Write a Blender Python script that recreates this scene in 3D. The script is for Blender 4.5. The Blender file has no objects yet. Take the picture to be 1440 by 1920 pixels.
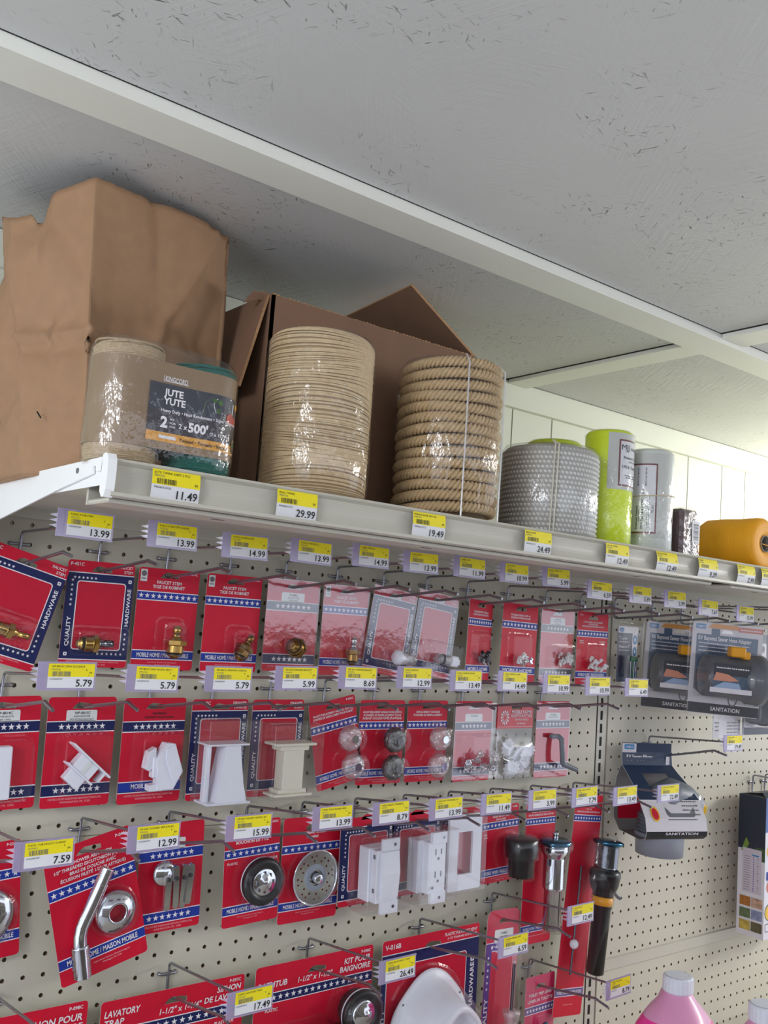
import bpy, math, random
from mathutils import Vector, Matrix
from mathutils.geometry import tessellate_polygon
random.seed(7)
IN = 0.0254          # everything below is authored in inches
Z0 = 60.0            # height of the first peg row above the floor
scene = bpy.context.scene
COL = scene.collection
PI = math.pi

# ---------------------------------------------------------------- camera
cam = bpy.data.cameras.new('camera')
cam.sensor_fit = 'VERTICAL'; cam.sensor_height = 36.0; cam.sensor_width = 27.0
cam.lens = 1799.65 / 1920 * 36.0
cam.clip_start = 0.01; cam.clip_end = 60
camo = bpy.data.objects.new('camera', cam); COL.objects.link(camo)
_r = Vector((0.7804, -0.6213, 0.0700)); _f = Vector((0.6128, 0.7821, 0.1131))
_f.normalize(); _r = (_r - _f * _r.dot(_f)).normalized(); _u = _r.cross(_f)
M3 = Matrix((_r, _u, -_f)).transposed()
camo.matrix_world = Matrix.Translation(Vector((-62.914, -49.055, 6.358 + Z0)) * IN) @ M3.to_4x4()
scene.camera = camo

# ---------------------------------------------------------------- exposure, world, lamps
scene.view_settings.view_transform = 'Standard'
scene.view_settings.look = 'None'
scene.view_settings.gamma = 1.0
scene.view_settings.use_curve_mapping = False
scene.view_settings.exposure = 0.0
w = bpy.data.worlds.new('world'); scene.world = w; w.use_nodes = True
wb = w.node_tree.nodes['Background']
PW, PL, PR, PF = 1.74, 32.0, 29.0, 28.0
wb.inputs[0].default_value = (0.77, 0.82, 0.95, 1); wb.inputs[1].default_value = PW

def area(name, loc, target, sx, sy, power, col):
    l = bpy.data.lights.new(name, 'AREA'); l.shape = 'RECTANGLE'
    l.size = sx * IN; l.size_y = sy * IN; l.energy = power; l.color = col
    o = bpy.data.objects.new(name, l); COL.objects.link(o)
    p = Vector((loc[0], loc[1], loc[2] + Z0)) * IN; t = Vector((target[0], target[1], target[2] + Z0)) * IN
    o.location = p; o.rotation_euler = (t - p).to_track_quat('-Z', 'Y').to_euler()
    return o
def lamp(name, loc, power, col, rad=8):
    l = bpy.data.lights.new(name, 'POINT'); l.energy = power; l.color = col; l.shadow_soft_size = rad * IN
    o = bpy.data.objects.new(name, l); COL.objects.link(o); o.location = Vector((loc[0], loc[1], loc[2] + Z0)) * IN
    return o
# shop lamps and one added fill light, all outside the frame
lamp('ceiling_lamp_left', (-104, -46, 17), PL, (0.93, 0.96, 1.0))
lamp('ceiling_lamp_right', (45, -9, 19), PR, (0.97, 1.0, 0.86))
area('fill_light_right_board', (80, -55, 22), (20, 0, -10), 48, 12, PF, (1.0, 0.99, 0.95))  # unseen area light added to brighten the right pegboard

# ---------------------------------------------------------------- materials
MATS = {}
def srgb(c):
    o = []
    for v in c[:3]:
        v /= 255.0
        o.append(v / 12.92 if v <= 0.04045 else ((v + 0.055) / 1.055) ** 2.4)
    return tuple(o) + (1.0,)
def mat(name, rgb, rough=0.5, metal=0.0, var=0.0, scale=40, bump=0.0, bscale=200, coat=0.0, stretch=(1, 1, 1), emit=None, alpha=None, trans=0, spec=0.5):
    if name in MATS: return MATS[name]
    m = bpy.data.materials.new(name); m.use_nodes = True
    nt = m.node_tree; N = nt.nodes; L = nt.links
    b = N['Principled BSDF']
    b.inputs['Base Color'].default_value = srgb(rgb); b.inputs['Roughness'].default_value = rough
    b.inputs['Metallic'].default_value = metal; b.inputs['Coat Weight'].default_value = coat
    b.inputs['Coat Roughness'].default_value = 0.08
    b.inputs['Specular IOR Level'].default_value = spec
    if trans: b.inputs['Transmission Weight'].default_value = trans
    tc = N.new('ShaderNodeTexCoord'); mp = N.new('ShaderNodeMapping'); L.new(tc.outputs['Object'], mp.inputs[0])
    mp.inputs['Scale'].default_value = stretch
    nz = N.new('ShaderNodeTexNoise'); nz.inputs['Scale'].default_value = scale; nz.inputs['Detail'].default_value = 3
    L.new(mp.outputs[0], nz.inputs['Vector'])
    mx = N.new('ShaderNodeMix'); mx.data_type = 'RGBA'
    k = max(var, 0.02)
    mx.inputs[6].default_value = srgb([max(0, c * (1 - k)) for c in rgb]); mx.inputs[7].default_value = srgb([min(255, c * (1 + k)) for c in rgb])
    L.new(nz.outputs['Fac'], mx.inputs[0]); L.new(mx.outputs[2], b.inputs['Base Color'])
    if bump:
        n2 = N.new('ShaderNodeTexNoise'); n2.inputs['Scale'].default_value = bscale; n2.inputs['Detail'].default_value = 4
        L.new(mp.outputs[0], n2.inputs['Vector'])
        bp = N.new('ShaderNodeBump'); bp.inputs['Strength'].default_value = bump; bp.inputs['Distance'].default_value = 0.001
        L.new(n2.outputs['Fac'], bp.inputs['Height']); L.new(bp.outputs[0], b.inputs['Normal'])
    MATS[name] = m
    return m
def film(name, tint=(254, 254, 254), gloss=0.10, rough=0.06, bump=0.0, bscale=30, haze=0.0, stretch=(1, 1, 1), hcol=(240, 240, 244)):
    """thin clear plastic: see-through with mirror glints"""
    if name in MATS: return MATS[name]
    m = bpy.data.materials.new(name); m.use_nodes = True
    nt = m.node_tree; N = nt.nodes; L = nt.links
    for n in list(N): N.remove(n)
    out = N.new('ShaderNodeOutputMaterial'); tr = N.new('ShaderNodeBsdfTransparent'); gl = N.new('ShaderNodeBsdfGlossy'); df = N.new('ShaderNodeBsdfDiffuse')
    tr.inputs[0].default_value = srgb(tint); gl.inputs['Roughness'].default_value = rough
    df.inputs[0].default_value = srgb(hcol)
    lw = N.new('ShaderNodeLayerWeight'); lw.inputs[0].default_value = 0.5
    pw = N.new('ShaderNodeMath'); pw.operation = 'POWER'; pw.inputs[1].default_value = 4.0; L.new(lw.outputs['Facing'], pw.inputs[0])
    ad = N.new('ShaderNodeMath'); ad.operation = 'MULTIPLY_ADD'; ad.inputs[1].default_value = 0.4; ad.inputs[2].default_value = gloss; ad.use_clamp = True
    L.new(pw.outputs[0], ad.inputs[0])
    m1 = N.new('ShaderNodeMixShader'); m1.inputs[0].default_value = haze
    L.new(tr.outputs[0], m1.inputs[1]); L.new(df.outputs[0], m1.inputs[2])
    m2 = N.new('ShaderNodeMixShader'); L.new(ad.outputs[0], m2.inputs[0]); L.new(m1.outputs[0], m2.inputs[1]); L.new(gl.outputs[0], m2.inputs[2])
    L.new(m2.outputs[0], out.inputs[0])
    tc = N.new('ShaderNodeTexCoord'); mp = N.new('ShaderNodeMapping'); L.new(tc.outputs['Object'], mp.inputs[0]); mp.inputs['Scale'].default_value = stretch
    nz = N.new('ShaderNodeTexNoise'); nz.inputs['Scale'].default_value = bscale; nz.inputs['Detail'].default_value = 4
    L.new(mp.outputs[0], nz.inputs['Vector'])
    bp = N.new('ShaderNodeBump'); bp.inputs['Strength'].default_value = bump; bp.inputs['Distance'].default_value = 0.005
    L.new(nz.outputs['Fac'], bp.inputs['Height']); L.new(bp.outputs[0], gl.inputs['Normal'])
    MATS[name] = m
    return m

RED = mat('card_red', (206, 18, 50), 0.42, var=0.05, coat=0.0, spec=.3)
REDW = mat('window_red', (194, 16, 48), 0.42, var=0.04, coat=0.0, spec=.3)
NAVY = mat('card_navy', (26, 34, 86), 0.42, spec=.3)
BLUE = mat('card_blue', (34, 58, 156), 0.42, spec=.3)
WHITE = mat('print_white', (236, 232, 236), 0.45)
PINKW = mat('print_pink', (236, 170, 178), 0.45)
CARDBACK = mat('card_back', (205, 200, 190), 0.8)
BLACKP = mat('print_black', (26, 26, 30), 0.5)
GREYP = mat('print_grey', (110, 110, 112), 0.5)
YEL = mat('label_yellow', (246, 228, 8), 0.55)
LABW = mat('label_white', (232, 232, 236), 0.55)
STICK = mat('sticker_white', (226, 228, 226), 0.4)
STEEL = mat('galvanised_wire', (160, 160, 168), 0.33, metal=0.95, var=0.1, scale=300)
CHROME = mat('chrome', (215, 218, 224), 0.10, metal=1.0)
CHROMED = mat('dark_chrome', (120, 124, 132), 0.16, metal=1.0)
BLUECH = mat('blue_chrome', (60, 110, 140), 0.15, metal=1.0)
BRASS = mat('brass', (196, 160, 88), 0.22, metal=1.0, var=0.08, scale=200)
BRASSD = mat('dark_brass', (150, 116, 66), 0.3, metal=1.0, var=0.1, scale=200)
RUBBER = mat('black_rubber', (18, 18, 20), 0.35)
BLKPL = mat('black_plastic', (22, 22, 25), 0.3)
WPL = mat('white_plastic', (236, 238, 248), 0.35)
IVORY = mat('ivory_plastic', (226, 222, 204), 0.4)
GREYPL = mat('grey_plastic', (112, 118, 128), 0.4)
GREYDK = mat('dark_grey_plastic', (104, 107, 114), 0.4)
GREYLT = mat('light_grey_plastic', (150, 158, 170), 0.38)
ORANGE = mat('orange_plastic', (232, 160, 24), 0.4)
YELLOWPL = mat('yellow_plastic', (238, 190, 30), 0.4)
GREEN = mat('green_plastic', (30, 110, 70), 0.4)
SHELFM = mat('cream_enamel', (200, 196, 182), 0.38, var=0.02, scale=8)
ARMM = mat('white_enamel', (250, 250, 250), 0.38, var=0.01, scale=8)
BOARD = mat('pegboard_paint', (206, 201, 184), 0.5, var=0.02, scale=10, bump=0.05, bscale=500)
HOLEM = mat('hardboard_brown', (120, 92, 66), 0.9)
SLOTM = mat('slot_dark', (30, 29, 28), 0.8)
BLIS = film('blister_plastic', gloss=0.035, rough=0.06, bump=0.25, bscale=60, haze=0.01)
BAGF = film('bag_film', gloss=0.19, rough=0.08, bump=0.10, bscale=30, haze=0.0)
WRAP = film('shrink_wrap', gloss=0.085, rough=0.09, bump=1.0, bscale=60, haze=0.01, stretch=(1, 1, .45))
CLEARB = film('clear_box', gloss=0.07, rough=0.05, bump=0.06, bscale=40, haze=0.03)
HOLDER = film('tag_holder_plastic', tint=(236, 228, 250), gloss=0.08, rough=0.2, haze=0.42, hcol=(220, 212, 236))
CRYS = film('clear_crystal', tint=(250, 246, 248), gloss=0.26, rough=0.05, bump=0.8, bscale=160, haze=0.13)
SMOKE = film('smoked_crystal', tint=(84, 82, 84), gloss=0.22, rough=0.08, bump=0.8, bscale=200, haze=0.04)

# ---------------------------------------------------------------- mesh builder
TXT = {}
def glyphs(s, bold):
    k = (s, bold)
    if k in TXT: return TXT[k]
    cu = bpy.data.curves.new('t', 'FONT'); cu.body = s; cu.size = 1.0; cu.offset = bold; cu.resolution_u = 2
    ob = bpy.data.objects.new('t', cu)
    me = bpy.data.meshes.new_from_object(ob)
    vs = [(v.co.x, v.co.y) for v in me.vertices]; fs = [tuple(p.vertices) for p in me.polygons]
    bpy.data.objects.remove(ob); bpy.data.curves.remove(cu); bpy.data.meshes.remove(me)
    if vs:
        x0 = min(v[0] for v in vs); x1 = max(v[0] for v in vs)
        vs = [(v[0] - x0, v[1]) for v in vs]
    else: x0 = x1 = 0
    TXT[k] = (vs, fs, x1 - x0)
    return TXT[k]
class MB:
    def __init__(s): s.v = []; s.f = []; s.mi = []; s.sm = []; s.mats = []; s.T = Matrix.Identity(4); s.warp = None
    def add(s, vs, fs, m, smooth=False):
        if m not in s.mats: s.mats.append(m)
        k = s.mats.index(m); n = len(s.v); T = s.T
        for p in vs:
            q = T @ Vector(p)
            if s.warp: q = s.warp(q)
            s.v.append((q[0] * IN, q[1] * IN, q[2] * IN))
        for f in fs: s.f.append(tuple(i + n for i in f)); s.mi.append(k); s.sm.append(smooth)
    def at(s, x=0, y=0, z=0, rx=0, ry=0, rz=0):
        s.T = Matrix.Translation((x, y, z)) @ Matrix.Rotation(rz, 4, 'Z') @ Matrix.Rotation(ry, 4, 'Y') @ Matrix.Rotation(rx, 4, 'X'); return s
    def reset(s): s.T = Matrix.Identity(4); return s
    def box(s, x0, x1, y0, y1, z0, z1, m, ch=0.0):
        if ch <= 0:
            vs = [(x, y, z) for z in (z0, z1) for y in (y0, y1) for x in (x0, x1)]
            s.add(vs, [(0, 2, 3, 1), (4, 5, 7, 6), (0, 1, 5, 4), (2, 6, 7, 3), (0, 4, 6, 2), (1, 3, 7, 5)], m); return
        c = ch
        loops = []
        def rect(i, z): return [(x0 + i, y0 + c, z), (x0 + c, y0 + i, z), (x1 - c, y0 + i, z), (x1 - i, y0 + c, z), (x1 - i, y1 - c, z), (x1 - c, y1 - i, z), (x0 + c, y1 - i, z), (x0 + i, y1 - c, z)]
        loops = [rect(c * .99, z0), rect(0, z0 + c), rect(0, z1 - c), rect(c * .99, z1)]
        s.loft(loops, m, cap=True)
    def loft(s, loops, m, cap=False, closed=True, smooth=False, caps=(True, True)):
        n = len(loops[0]); vs = [p for l in loops for p in l]; fs = []
        for k in range(len(loops) - 1):
            for i in range(n if closed else n - 1):
                j = (i + 1) % n
                fs.append((k * n + i, k * n + j, (k + 1) * n + j, (k + 1) * n + i))
        s.add(vs, fs, m, smooth)
        if cap:
            if caps[0]: s.add(loops[0], [tuple(reversed(range(n)))], m)
            if caps[1]: s.add(loops[-1], [tuple(range(n))], m)
    def lathe(s, prof, m, seg=24, smooth=True, axis='z', cap=True, ripple=None):
        """prof: (h, r) along the axis"""
        loops = []
        for h, r in prof:
            l = []
            for i in range(seg):
                a = 2 * PI * i / seg; rr = r * (1 + (ripple(a, h) if ripple else 0))
                c, d = rr * math.cos(a), rr * math.sin(a)
                l.append({'z': (c, d, h), 'x': (h, c, d), 'y': (c, h, -d)}[axis])
            loops.append(l)
        s.loft(loops, m, cap=cap, smooth=smooth)
    def tube(s, pts, r, m, seg=8, cap=True, smooth=True):
        pts = [Vector(p) for p in pts]; loops = []
        t = (pts[1] - pts[0]).normalized(); up = Vector((0, 0, 1)) if abs(t.z) < .9 else Vector((1, 0, 0))
        n = t.cross(up).normalized()
        for i, p in enumerate(pts):
            if i == 0: t = pts[1] - pts[0]
            elif i == len(pts) - 1: t = pts[-1] - pts[-2]
            else: t = (pts[i + 1] - p).normalized() + (p - pts[i - 1]).normalized()
            t.normalize(); n = (n - t * n.dot(t)).normalized(); b = t.cross(n)
            rr = r[i] if isinstance(r, (list, tuple)) else r
            loops.append([tuple(p + n * (rr * math.cos(2 * PI * k / seg)) + b * (rr * math.sin(2 * PI * k / seg))) for k in range(seg)])
        s.loft(loops, m, cap=cap, smooth=smooth)
    def poly(s, pts, y, m, holes=()):
        """flat polygon in the x-z plane"""
        if not holes and len(pts) <= 4:
            s.add([(p[0], y, p[1]) for p in pts], [tuple(range(len(pts)))], m); return
        ls = [[Vector((p[0], p[1], 0)) for p in l] for l in [pts] + list(holes)]
        tr = tessellate_polygon(ls)
        vs = [(p.x, y, p.y) for l in ls for p in l]
        s.add(vs, [tuple(t) for t in tr], m)
    def plate(s, pts, y0, y1, m, holes=(), back=None):
        """extruded outline, front face at y0"""
        s.poly(pts, y0, m, holes); s.poly(pts, y1, back or m, holes)
        for l in [pts] + list(holes):
            n = len(l); vs = [(p[0], y0, p[1]) for p in l] + [(p[0], y1, p[1]) for p in l]
            s.add(vs, [(i, (i + 1) % n, n + (i + 1) % n, n + i) for i in range(n)], back or m)
    def rect(s, x0, x1, z0, z1, y, m): s.add([(x0, y, z0), (x1, y, z0), (x1, y, z1), (x0, y, z1)], [(0, 1, 2, 3)], m)
    def text(s, t, x, z, h, m, y=-0.03, w=None, al='c', rot=0.0, bold=0.015, shear=0.0):
        vs, fs, tw = glyphs(t, bold)
        if not vs: return
        sz = h / 0.72; sx = sz
        if w and tw * sz > w: sx = w / tw
        elif w and al == 'f': sx = w / tw
        W = tw * sx; ox = {'c': -W / 2, 'f': -W / 2, 'l': 0, 'r': -W}[al]
        c, d = math.cos(rot), math.sin(rot); out = []
        for a, b in vs:
            b = b * sz; a = a * sx + ox + shear * b; b -= h / 2
            out.append((x + a * c - b * d, y, z + a * d + b * c))
        s.add(out, fs, m)
    def star(s, x, z, r, m, y=-0.03, rot=0.0):
        p = []
        for i in range(10):
            a = rot + PI / 2 + i * PI / 5; rr = r if i % 2 == 0 else r * .4
            p.append((x + rr * math.cos(a), y, z + rr * math.sin(a)))
        s.add([(x, y, z)] + p, [(0, i + 1, (i + 1) % 10 + 1) for i in range(10)], m)
    def disc(s, x, z, r, m, y, seg=20): s.add([(x + r * math.cos(2 * PI * i / seg), y, z + r * math.sin(2 * PI * i / seg)) for i in range(seg)], [tuple(range(seg))], m)
    def barcode(s, x0, x1, z0, z1, m=None, y=-0.03, seed=1, vertical=False):
        rr = random.Random(seed); t = 0.0; L = (z1 - z0) if vertical else (x1 - x0)
        while t < L:
            wd = rr.choice((.012, .02, .03)) * (L / 0.8)
            if vertical: s.rect(x0, x1, z0 + t, min(z0 + t + wd, z1), y, m or BLACKP)
            else: s.rect(x0 + t, min(x0 + t + wd, x1), z0, z1, y, m or BLACKP)
            t += wd + rr.choice((.014, .02, .034)) * (L / 0.8)
    def scrib(s, x0, x1, z, h, m, y=-0.03, seed=3):
        """a line of print too small to read"""
        rr = random.Random(seed); t = x0
        while t < x1:
            wd = rr.uniform(.5, 1.6) * h
            s.rect(t, min(t + wd, x1), z - h / 2, z + h / 2 * rr.uniform(.5, 1), y, m); t += wd + h * rr.uniform(.25, .7)
    def build(s, name, parent=None, label=None):
        me = bpy.data.meshes.new(name); me.from_pydata(s.v, [], s.f)
        for m in s.mats: me.materials.append(m)
        me.polygons.foreach_set('material_index', s.mi); me.polygons.foreach_set('use_smooth', s.sm)
        me.update()
        o = bpy.data.objects.new(name, me); COL.objects.link(o)
        if parent: o.parent = parent
        if label: o['label'] = label
        return o
def loc(o, x, y, z): o.location = (x * IN, y * IN, (z + Z0) * IN); return o
def thing(name, label, cat, x, y, z, roll=0.0, yaw=0.0, pitch=0.0, group=None):
    o = bpy.data.objects.new(name, None); COL.objects.link(o); o.empty_display_size = 0.02
    loc(o, x, y, z); o.rotation_euler = (pitch, -roll, yaw)
    o['label'] = label; o['category'] = cat
    if group: o['group'] = group
    return o
def tag(o, label, cat, group=None):
    o['label'] = label; o['category'] = cat
    if group: o['group'] = group
    return o
def struct(o): o['kind'] = 'structure'; return o
def rrect(x0, x1, z0, z1, r, n=4):
    p = []
    for cx, cz, a0 in ((x1 - r, z1 - r, 0), (x0 + r, z1 - r, PI / 2), (x0 + r, z0 + r, PI), (x1 - r, z0 + r, 1.5 * PI)):
        for i in range(n + 1): a = a0 + PI / 2 * i / n; p.append((cx + r * math.cos(a), cz + r * math.sin(a)))
    return p
# ================================================================ the room
def osb_material():
    m = bpy.data.materials.new('painted_strand_board'); m.use_nodes = True
    nt = m.node_tree; N = nt.nodes; L = nt.links; b = N['Principled BSDF']
    b.inputs['Roughness'].default_value = 0.55
    tc = N.new('ShaderNodeTexCoord')
    def streak(rot, sc, lo, hi, seed):
        mp = N.new('ShaderNodeMapping'); mp.inputs['Rotation'].default_value = (0, 0, rot); mp.inputs['Location'].default_value = (seed, seed * 2, 0)
        mp2 = N.new('ShaderNodeMapping'); mp2.inputs['Scale'].default_value = (sc[0], sc[1], 1)
        L.new(tc.outputs['Object'], mp.inputs[0]); L.new(mp.outputs[0], mp2.inputs[0])
        n = N.new('ShaderNodeTexNoise'); n.inputs['Scale'].default_value = 1; n.inputs['Detail'].default_value = 2.5; n.inputs['Roughness'].default_value = .6
        n.inputs['Distortion'].default_value = .25
        L.new(mp2.outputs[0], n.inputs['Vector'])
        r = N.new('ShaderNodeMapRange'); r.inputs['From Min'].default_value = lo; r.inputs['From Max'].default_value = hi
        L.new(n.outputs['Fac'], r.inputs['Value']); return r.outputs[0], n.outputs['Fac']
    def op(o, a, b2):
        k = N.new('ShaderNodeMath'); k.operation = o; k.use_clamp = False
        for i, v in enumerate((a, b2)):
            if isinstance(v, (int, float)): k.inputs[i].default_value = v
            else: L.new(v, k.inputs[i])
        return k.outputs[0]
    specks = None; heights = None
    for rot, sc, seed in ((0.35, (44, 280), 1.3), (1.15, (40, 260), 5.1), (-0.35, (46, 290), 8.7), (-1.0, (44, 280), 3.3)):
        a, raw = streak(rot, sc, 0.668, 0.71, seed)
        specks = a if specks is None else op('MAXIMUM', specks, a)
        c, raw2 = streak(rot + .1, (sc[0] * .35, sc[1] * .8), 0.35, 0.75, seed + 11)
        k, _ = streak(seed, (7, 9), 0.42, 0.62, seed + 40)
        c = op('MULTIPLY', c, k)
        heights = c if heights is None else op('ADD', heights, c)
    mk, _ = streak(0.2, (6, 8), 0.47, 0.62, 20)
    specks = op('MULTIPLY', specks, mk)
    blot, _ = streak(0.9, (3.0, 3.0), 0.25, 0.75, 33)
    cr = N.new('ShaderNodeMix'); cr.data_type = 'RGBA'
    cr.inputs[6].default_value = srgb((206, 206, 205)); cr.inputs[7].default_value = srgb((214, 214, 213)); L.new(blot, cr.inputs[0])
    c2 = N.new('ShaderNodeMix'); c2.data_type = 'RGBA'; c2.inputs[7].default_value = srgb((78, 74, 70)); L.new(cr.outputs[2], c2.inputs[6])
    L.new(op('MULTIPLY', specks, 0.85), c2.inputs[0]); L.new(c2.outputs[2], b.inputs['Base Color'])
    bp = N.new('ShaderNodeBump'); bp.inputs['Strength'].default_value = 0.4; bp.inputs['Distance'].default_value = 0.0008
    L.new(op('SUBTRACT', heights, specks), bp.inputs['Height']); L.new(bp.outputs[0], b.inputs['Normal'])
    return m
OSB = osb_material()
CEILZ = 25.3; WALLY = 2.3
PAINT = mat('cream_trim_paint', (236, 236, 226), 0.45, var=0.015, scale=6, bump=0.05, bscale=120)
WALLP = mat('cream_wall_paint', (222, 224, 208), 0.5, var=0.02, scale=5, bump=0.05, bscale=100)
GROOVE = mat('panel_groove', (120, 118, 104), 0.8)
DARKGAP = mat('dark_joint', (26, 25, 24), 0.9)
FLOORM = mat('vinyl_floor', (196, 196, 198), 0.5, var=0.08, scale=12)

mb = MB()   # ceiling sheets with open joints between them
for x0, x1 in ((-140, -60.2), (-60.1, -12.16), (-12.0, 36), (36.1, 150)):
    for y0, y1 in ((-112, -64.1), (-64, -16.2), (-16.1, 2.6)):
        mb.box(x0, x1, y0, y1, CEILZ, CEILZ + .45, OSB)
struct(loc(mb.build('ceiling'), 0, 0, 0))
mb = MB(); mb.box(-140, 150, -112, 3, CEILZ + .45, CEILZ + 1.2, DARKGAP); mb.box(-12.2, -11.99, -112, 2.2, CEILZ - .015, CEILZ + .5, DARKGAP); mb.box(-60, 150, -16.42, -16.37, CEILZ - .015, CEILZ + .5, DARKGAP); struct(loc(mb.build('ceiling_joint_backing'), 0, 0, 0))  # dark sheet and strips added so the ceiling joints look dark
mb = MB(); mb.box(-140, 150, WALLY, WALLY + .5, -60, CEILZ, WALLP)
gx = [-66, -58, -52, -46, -38, -30, -24, -17.5, -10.8, -6.3, -1.2, 2.6, 7.8, 12.3, 17.8, 21.8, 26.5, 31, 36, 40, 46, 52, 58]
for x in gx: mb.box(x - .05, x + .05, WALLY - .012, WALLY, -60, 23.6, GROOVE)
struct(loc(mb.build('wall_back'), 0, 0, 0))
mb = MB(); mb.box(-140, 150, -112, 3, -60.5, -60, FLOORM); struct(loc(mb.build('floor'), 0, 0, 0))
# unseen dark shelving added behind the camera for chrome and card reflections
mb = MB(); OPP = mat('reflection_shelving', (96, 88, 84), .6, var=.5, scale=6)
mb.box(-125, 60, -112, -98, -60, 3, OPP); mb.box(-125, 60, -98, -94, -60, -54, OPP)
for z in (-40, -26, -12): mb.box(-125, 60, -98, -92, z, z + 1.2, SHELFM)
tag(loc(mb.build('reflection_shelving'), 0, 0, 0), 'unseen grey brown shelving block added behind the viewer to darken reflections', 'shelving')
# wooden battens nailed over the ceiling joints, frieze board along the wall
mb = MB(); mb.box(-140, 150, -16.35, -14.0, CEILZ - .55, CEILZ + .02, PAINT, .04); struct(loc(mb.build('trim_1'), 0, 0, 0))
mb = MB(); mb.box(-11.98, -9.85, -13.98, WALLY - .55, CEILZ - .28, CEILZ + .02, PAINT, .03); struct(loc(mb.build('trim_2'), 0, 0, 0))
mb = MB(); mb.box(-11.98, -9.6, -112, -16.37, CEILZ - .28, CEILZ + .02, PAINT, .03); struct(loc(mb.build('trim_3'), 0, 0, 0))
mb = MB(); mb.box(-140, 150, WALLY - .5, WALLY + .02, 23.3, CEILZ - .04, WALLP, .03); struct(loc(mb.build('trim_4'), 0, 0, 0))

# ================================================================ gondola fixture
def pegboard(name, label, x0, x1, zt, zb, cols, rows, T=.2):
    """sheet with real drilled holes; cols, rows are the hole centres"""
    mb = MB(); vs = []; fs = []; R = .115; NS = 10
    vt = []; ft = []
    xs = [c - .5 for c in cols] + [cols[-1] + .5]; zs = [r - .5 for r in rows] + [rows[-1] + .5]   # rows ascending
    def cell(cx, cz):
        n = len(vs)
        sq = [(-.5, -.5), (0, -.5), (.5, -.5), (.5, 0), (.5, .5), (0, .5), (-.5, .5), (-.5, 0)]
        for a, b in sq: vs.append((cx + a, 0, cz + b))
        for a, b in sq:
            l = math.hypot(a, b); vs.append((cx + a / l * R, 0, cz + b / l * R))
        for i in range(8): j = (i + 1) % 8; fs.append((n + i, n + j, n + 8 + j, n + 8 + i))
        n2 = len(vt)
        for y in (0, T):
            for a, b in sq: l = math.hypot(a, b); vt.append((cx + a / l * R, y, cz + b / l * R))
        for i in range(8): j = (i + 1) % 8; ft.append((n2 + i, n2 + j, n2 + 8 + j, n2 + 8 + i))
    for cx in cols:
        for cz in rows: cell(cx, cz)
    mb.add(vs, fs, BOARD); mb.add(vt, ft, HOLEM)
    xa, xb, za, zb_ = xs[0], xs[-1], zs[0], zs[-1]
    if x0 < xa: mb.rect(x0, xa, zb, zt, 0, BOARD)
    if xb < x1: mb.rect(xb, x1, zb, zt, 0, BOARD)
    if zb < za: mb.rect(xa, xb, zb, za, 0, BOARD)
    if zb_ < zt: mb.rect(xa, xb, zb_, zt, 0, BOARD)
    for p in (((x0, 0, zt), (x1, 0, zt), (x1, T, zt), (x0, T, zt)), ((x0, 0, zb), (x1, 0, zb), (x1, T, zb), (x0, T, zb)),
              ((x0, 0, zb), (x0, 0, zt), (x0, T, zt), (x0, T, zb)), ((x1, 0, zb), (x1, 0, zt), (x1, T, zt), (x1, T, zb))):
        mb.add(p, [(0, 1, 2, 3)], BOARD)
    o = mb.build(name); loc(o, 0, 0, 0); tag(o, label, 'pegboard', 'pegboard back panels')
    return o
cl = [i + .03 for i in range(-48, -2)]
cr_ = [float(i) for i in range(0, 46)]
pegboard('pegboard_panel', 'cream pegboard panel behind the two upper rows of red hanging cards', -48.9, -2.02, 11.3, -5.66, cl, [8.94 - k for k in range(14, -3, -1)])
pegboard('pegboard_panel', 'cream pegboard panel behind the shower arm and sink strainer cards', -48.9, -2.02, -5.70, -24.8, cl, [-6.27 - k for k in range(17, -1, -1)])
pegboard('pegboard_panel', 'cream pegboard panel with mostly bare holes behind the grey sewer elbow', -.55, 46.2, 11.3, -18.35, cr_, [-float(k) for k in range(18, -11, -1)])
pegboard('pegboard_panel', 'cream pegboard panel below the metal rail, behind the pink jugs', -.55, 46.2, -19.2, -30, cr_, [-20.1 - k for k in range(9, -1, -1)])
mb = MB(); mb.box(-.3, 46.2, -.16, .12, -19.22, -18.33, SHELFM, .05); mb.box(-.3, 46.2, -.2, -.14, -18.42, -18.33, SHELFM)
tag(loc(mb.build('rail'), 0, 0, 0), 'horizontal cream metal rail with chipped top edge between right pegboard panels', 'rail')
def upright(x, label):
    mb = MB(); mb.box(x - .26, x + .74, .02, 1.6, -60, 11.3, SHELFM)
    # slotted face: strips around real slots
    xa, xb, s0, s1 = x - .28, x + .76, x - .02, x + .28
    mb.rect(xa, s0, -60, 11.3, -.02, SHELFM); mb.rect(s1, xb, -60, 11.3, -.02, SHELFM)
    z = 10.9
    while z > -40:
        mb.rect(s0, s1, z - .3, z, -.02, SHELFM); mb.rect(s0, s1, z - 1.0, z - .3, .01, SLOTM); z -= 1.0
    mb.box(x - .44, x - .34, .0, .3, -60, 11.3, SLOTM); mb.box(x - .34, x - .28, -.03, .3, -60, 11.3, SHELFM)
    tag(loc(mb.build('slotted_upright'), 0, 0, 0), label, 'upright post', 'slotted gondola uprights')
upright(-1.55, 'cream metal upright with a column of dark slots between the two pegboard bays')
upright(-49.9, 'cream metal upright carrying the white shelf bracket at the left end')
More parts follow.
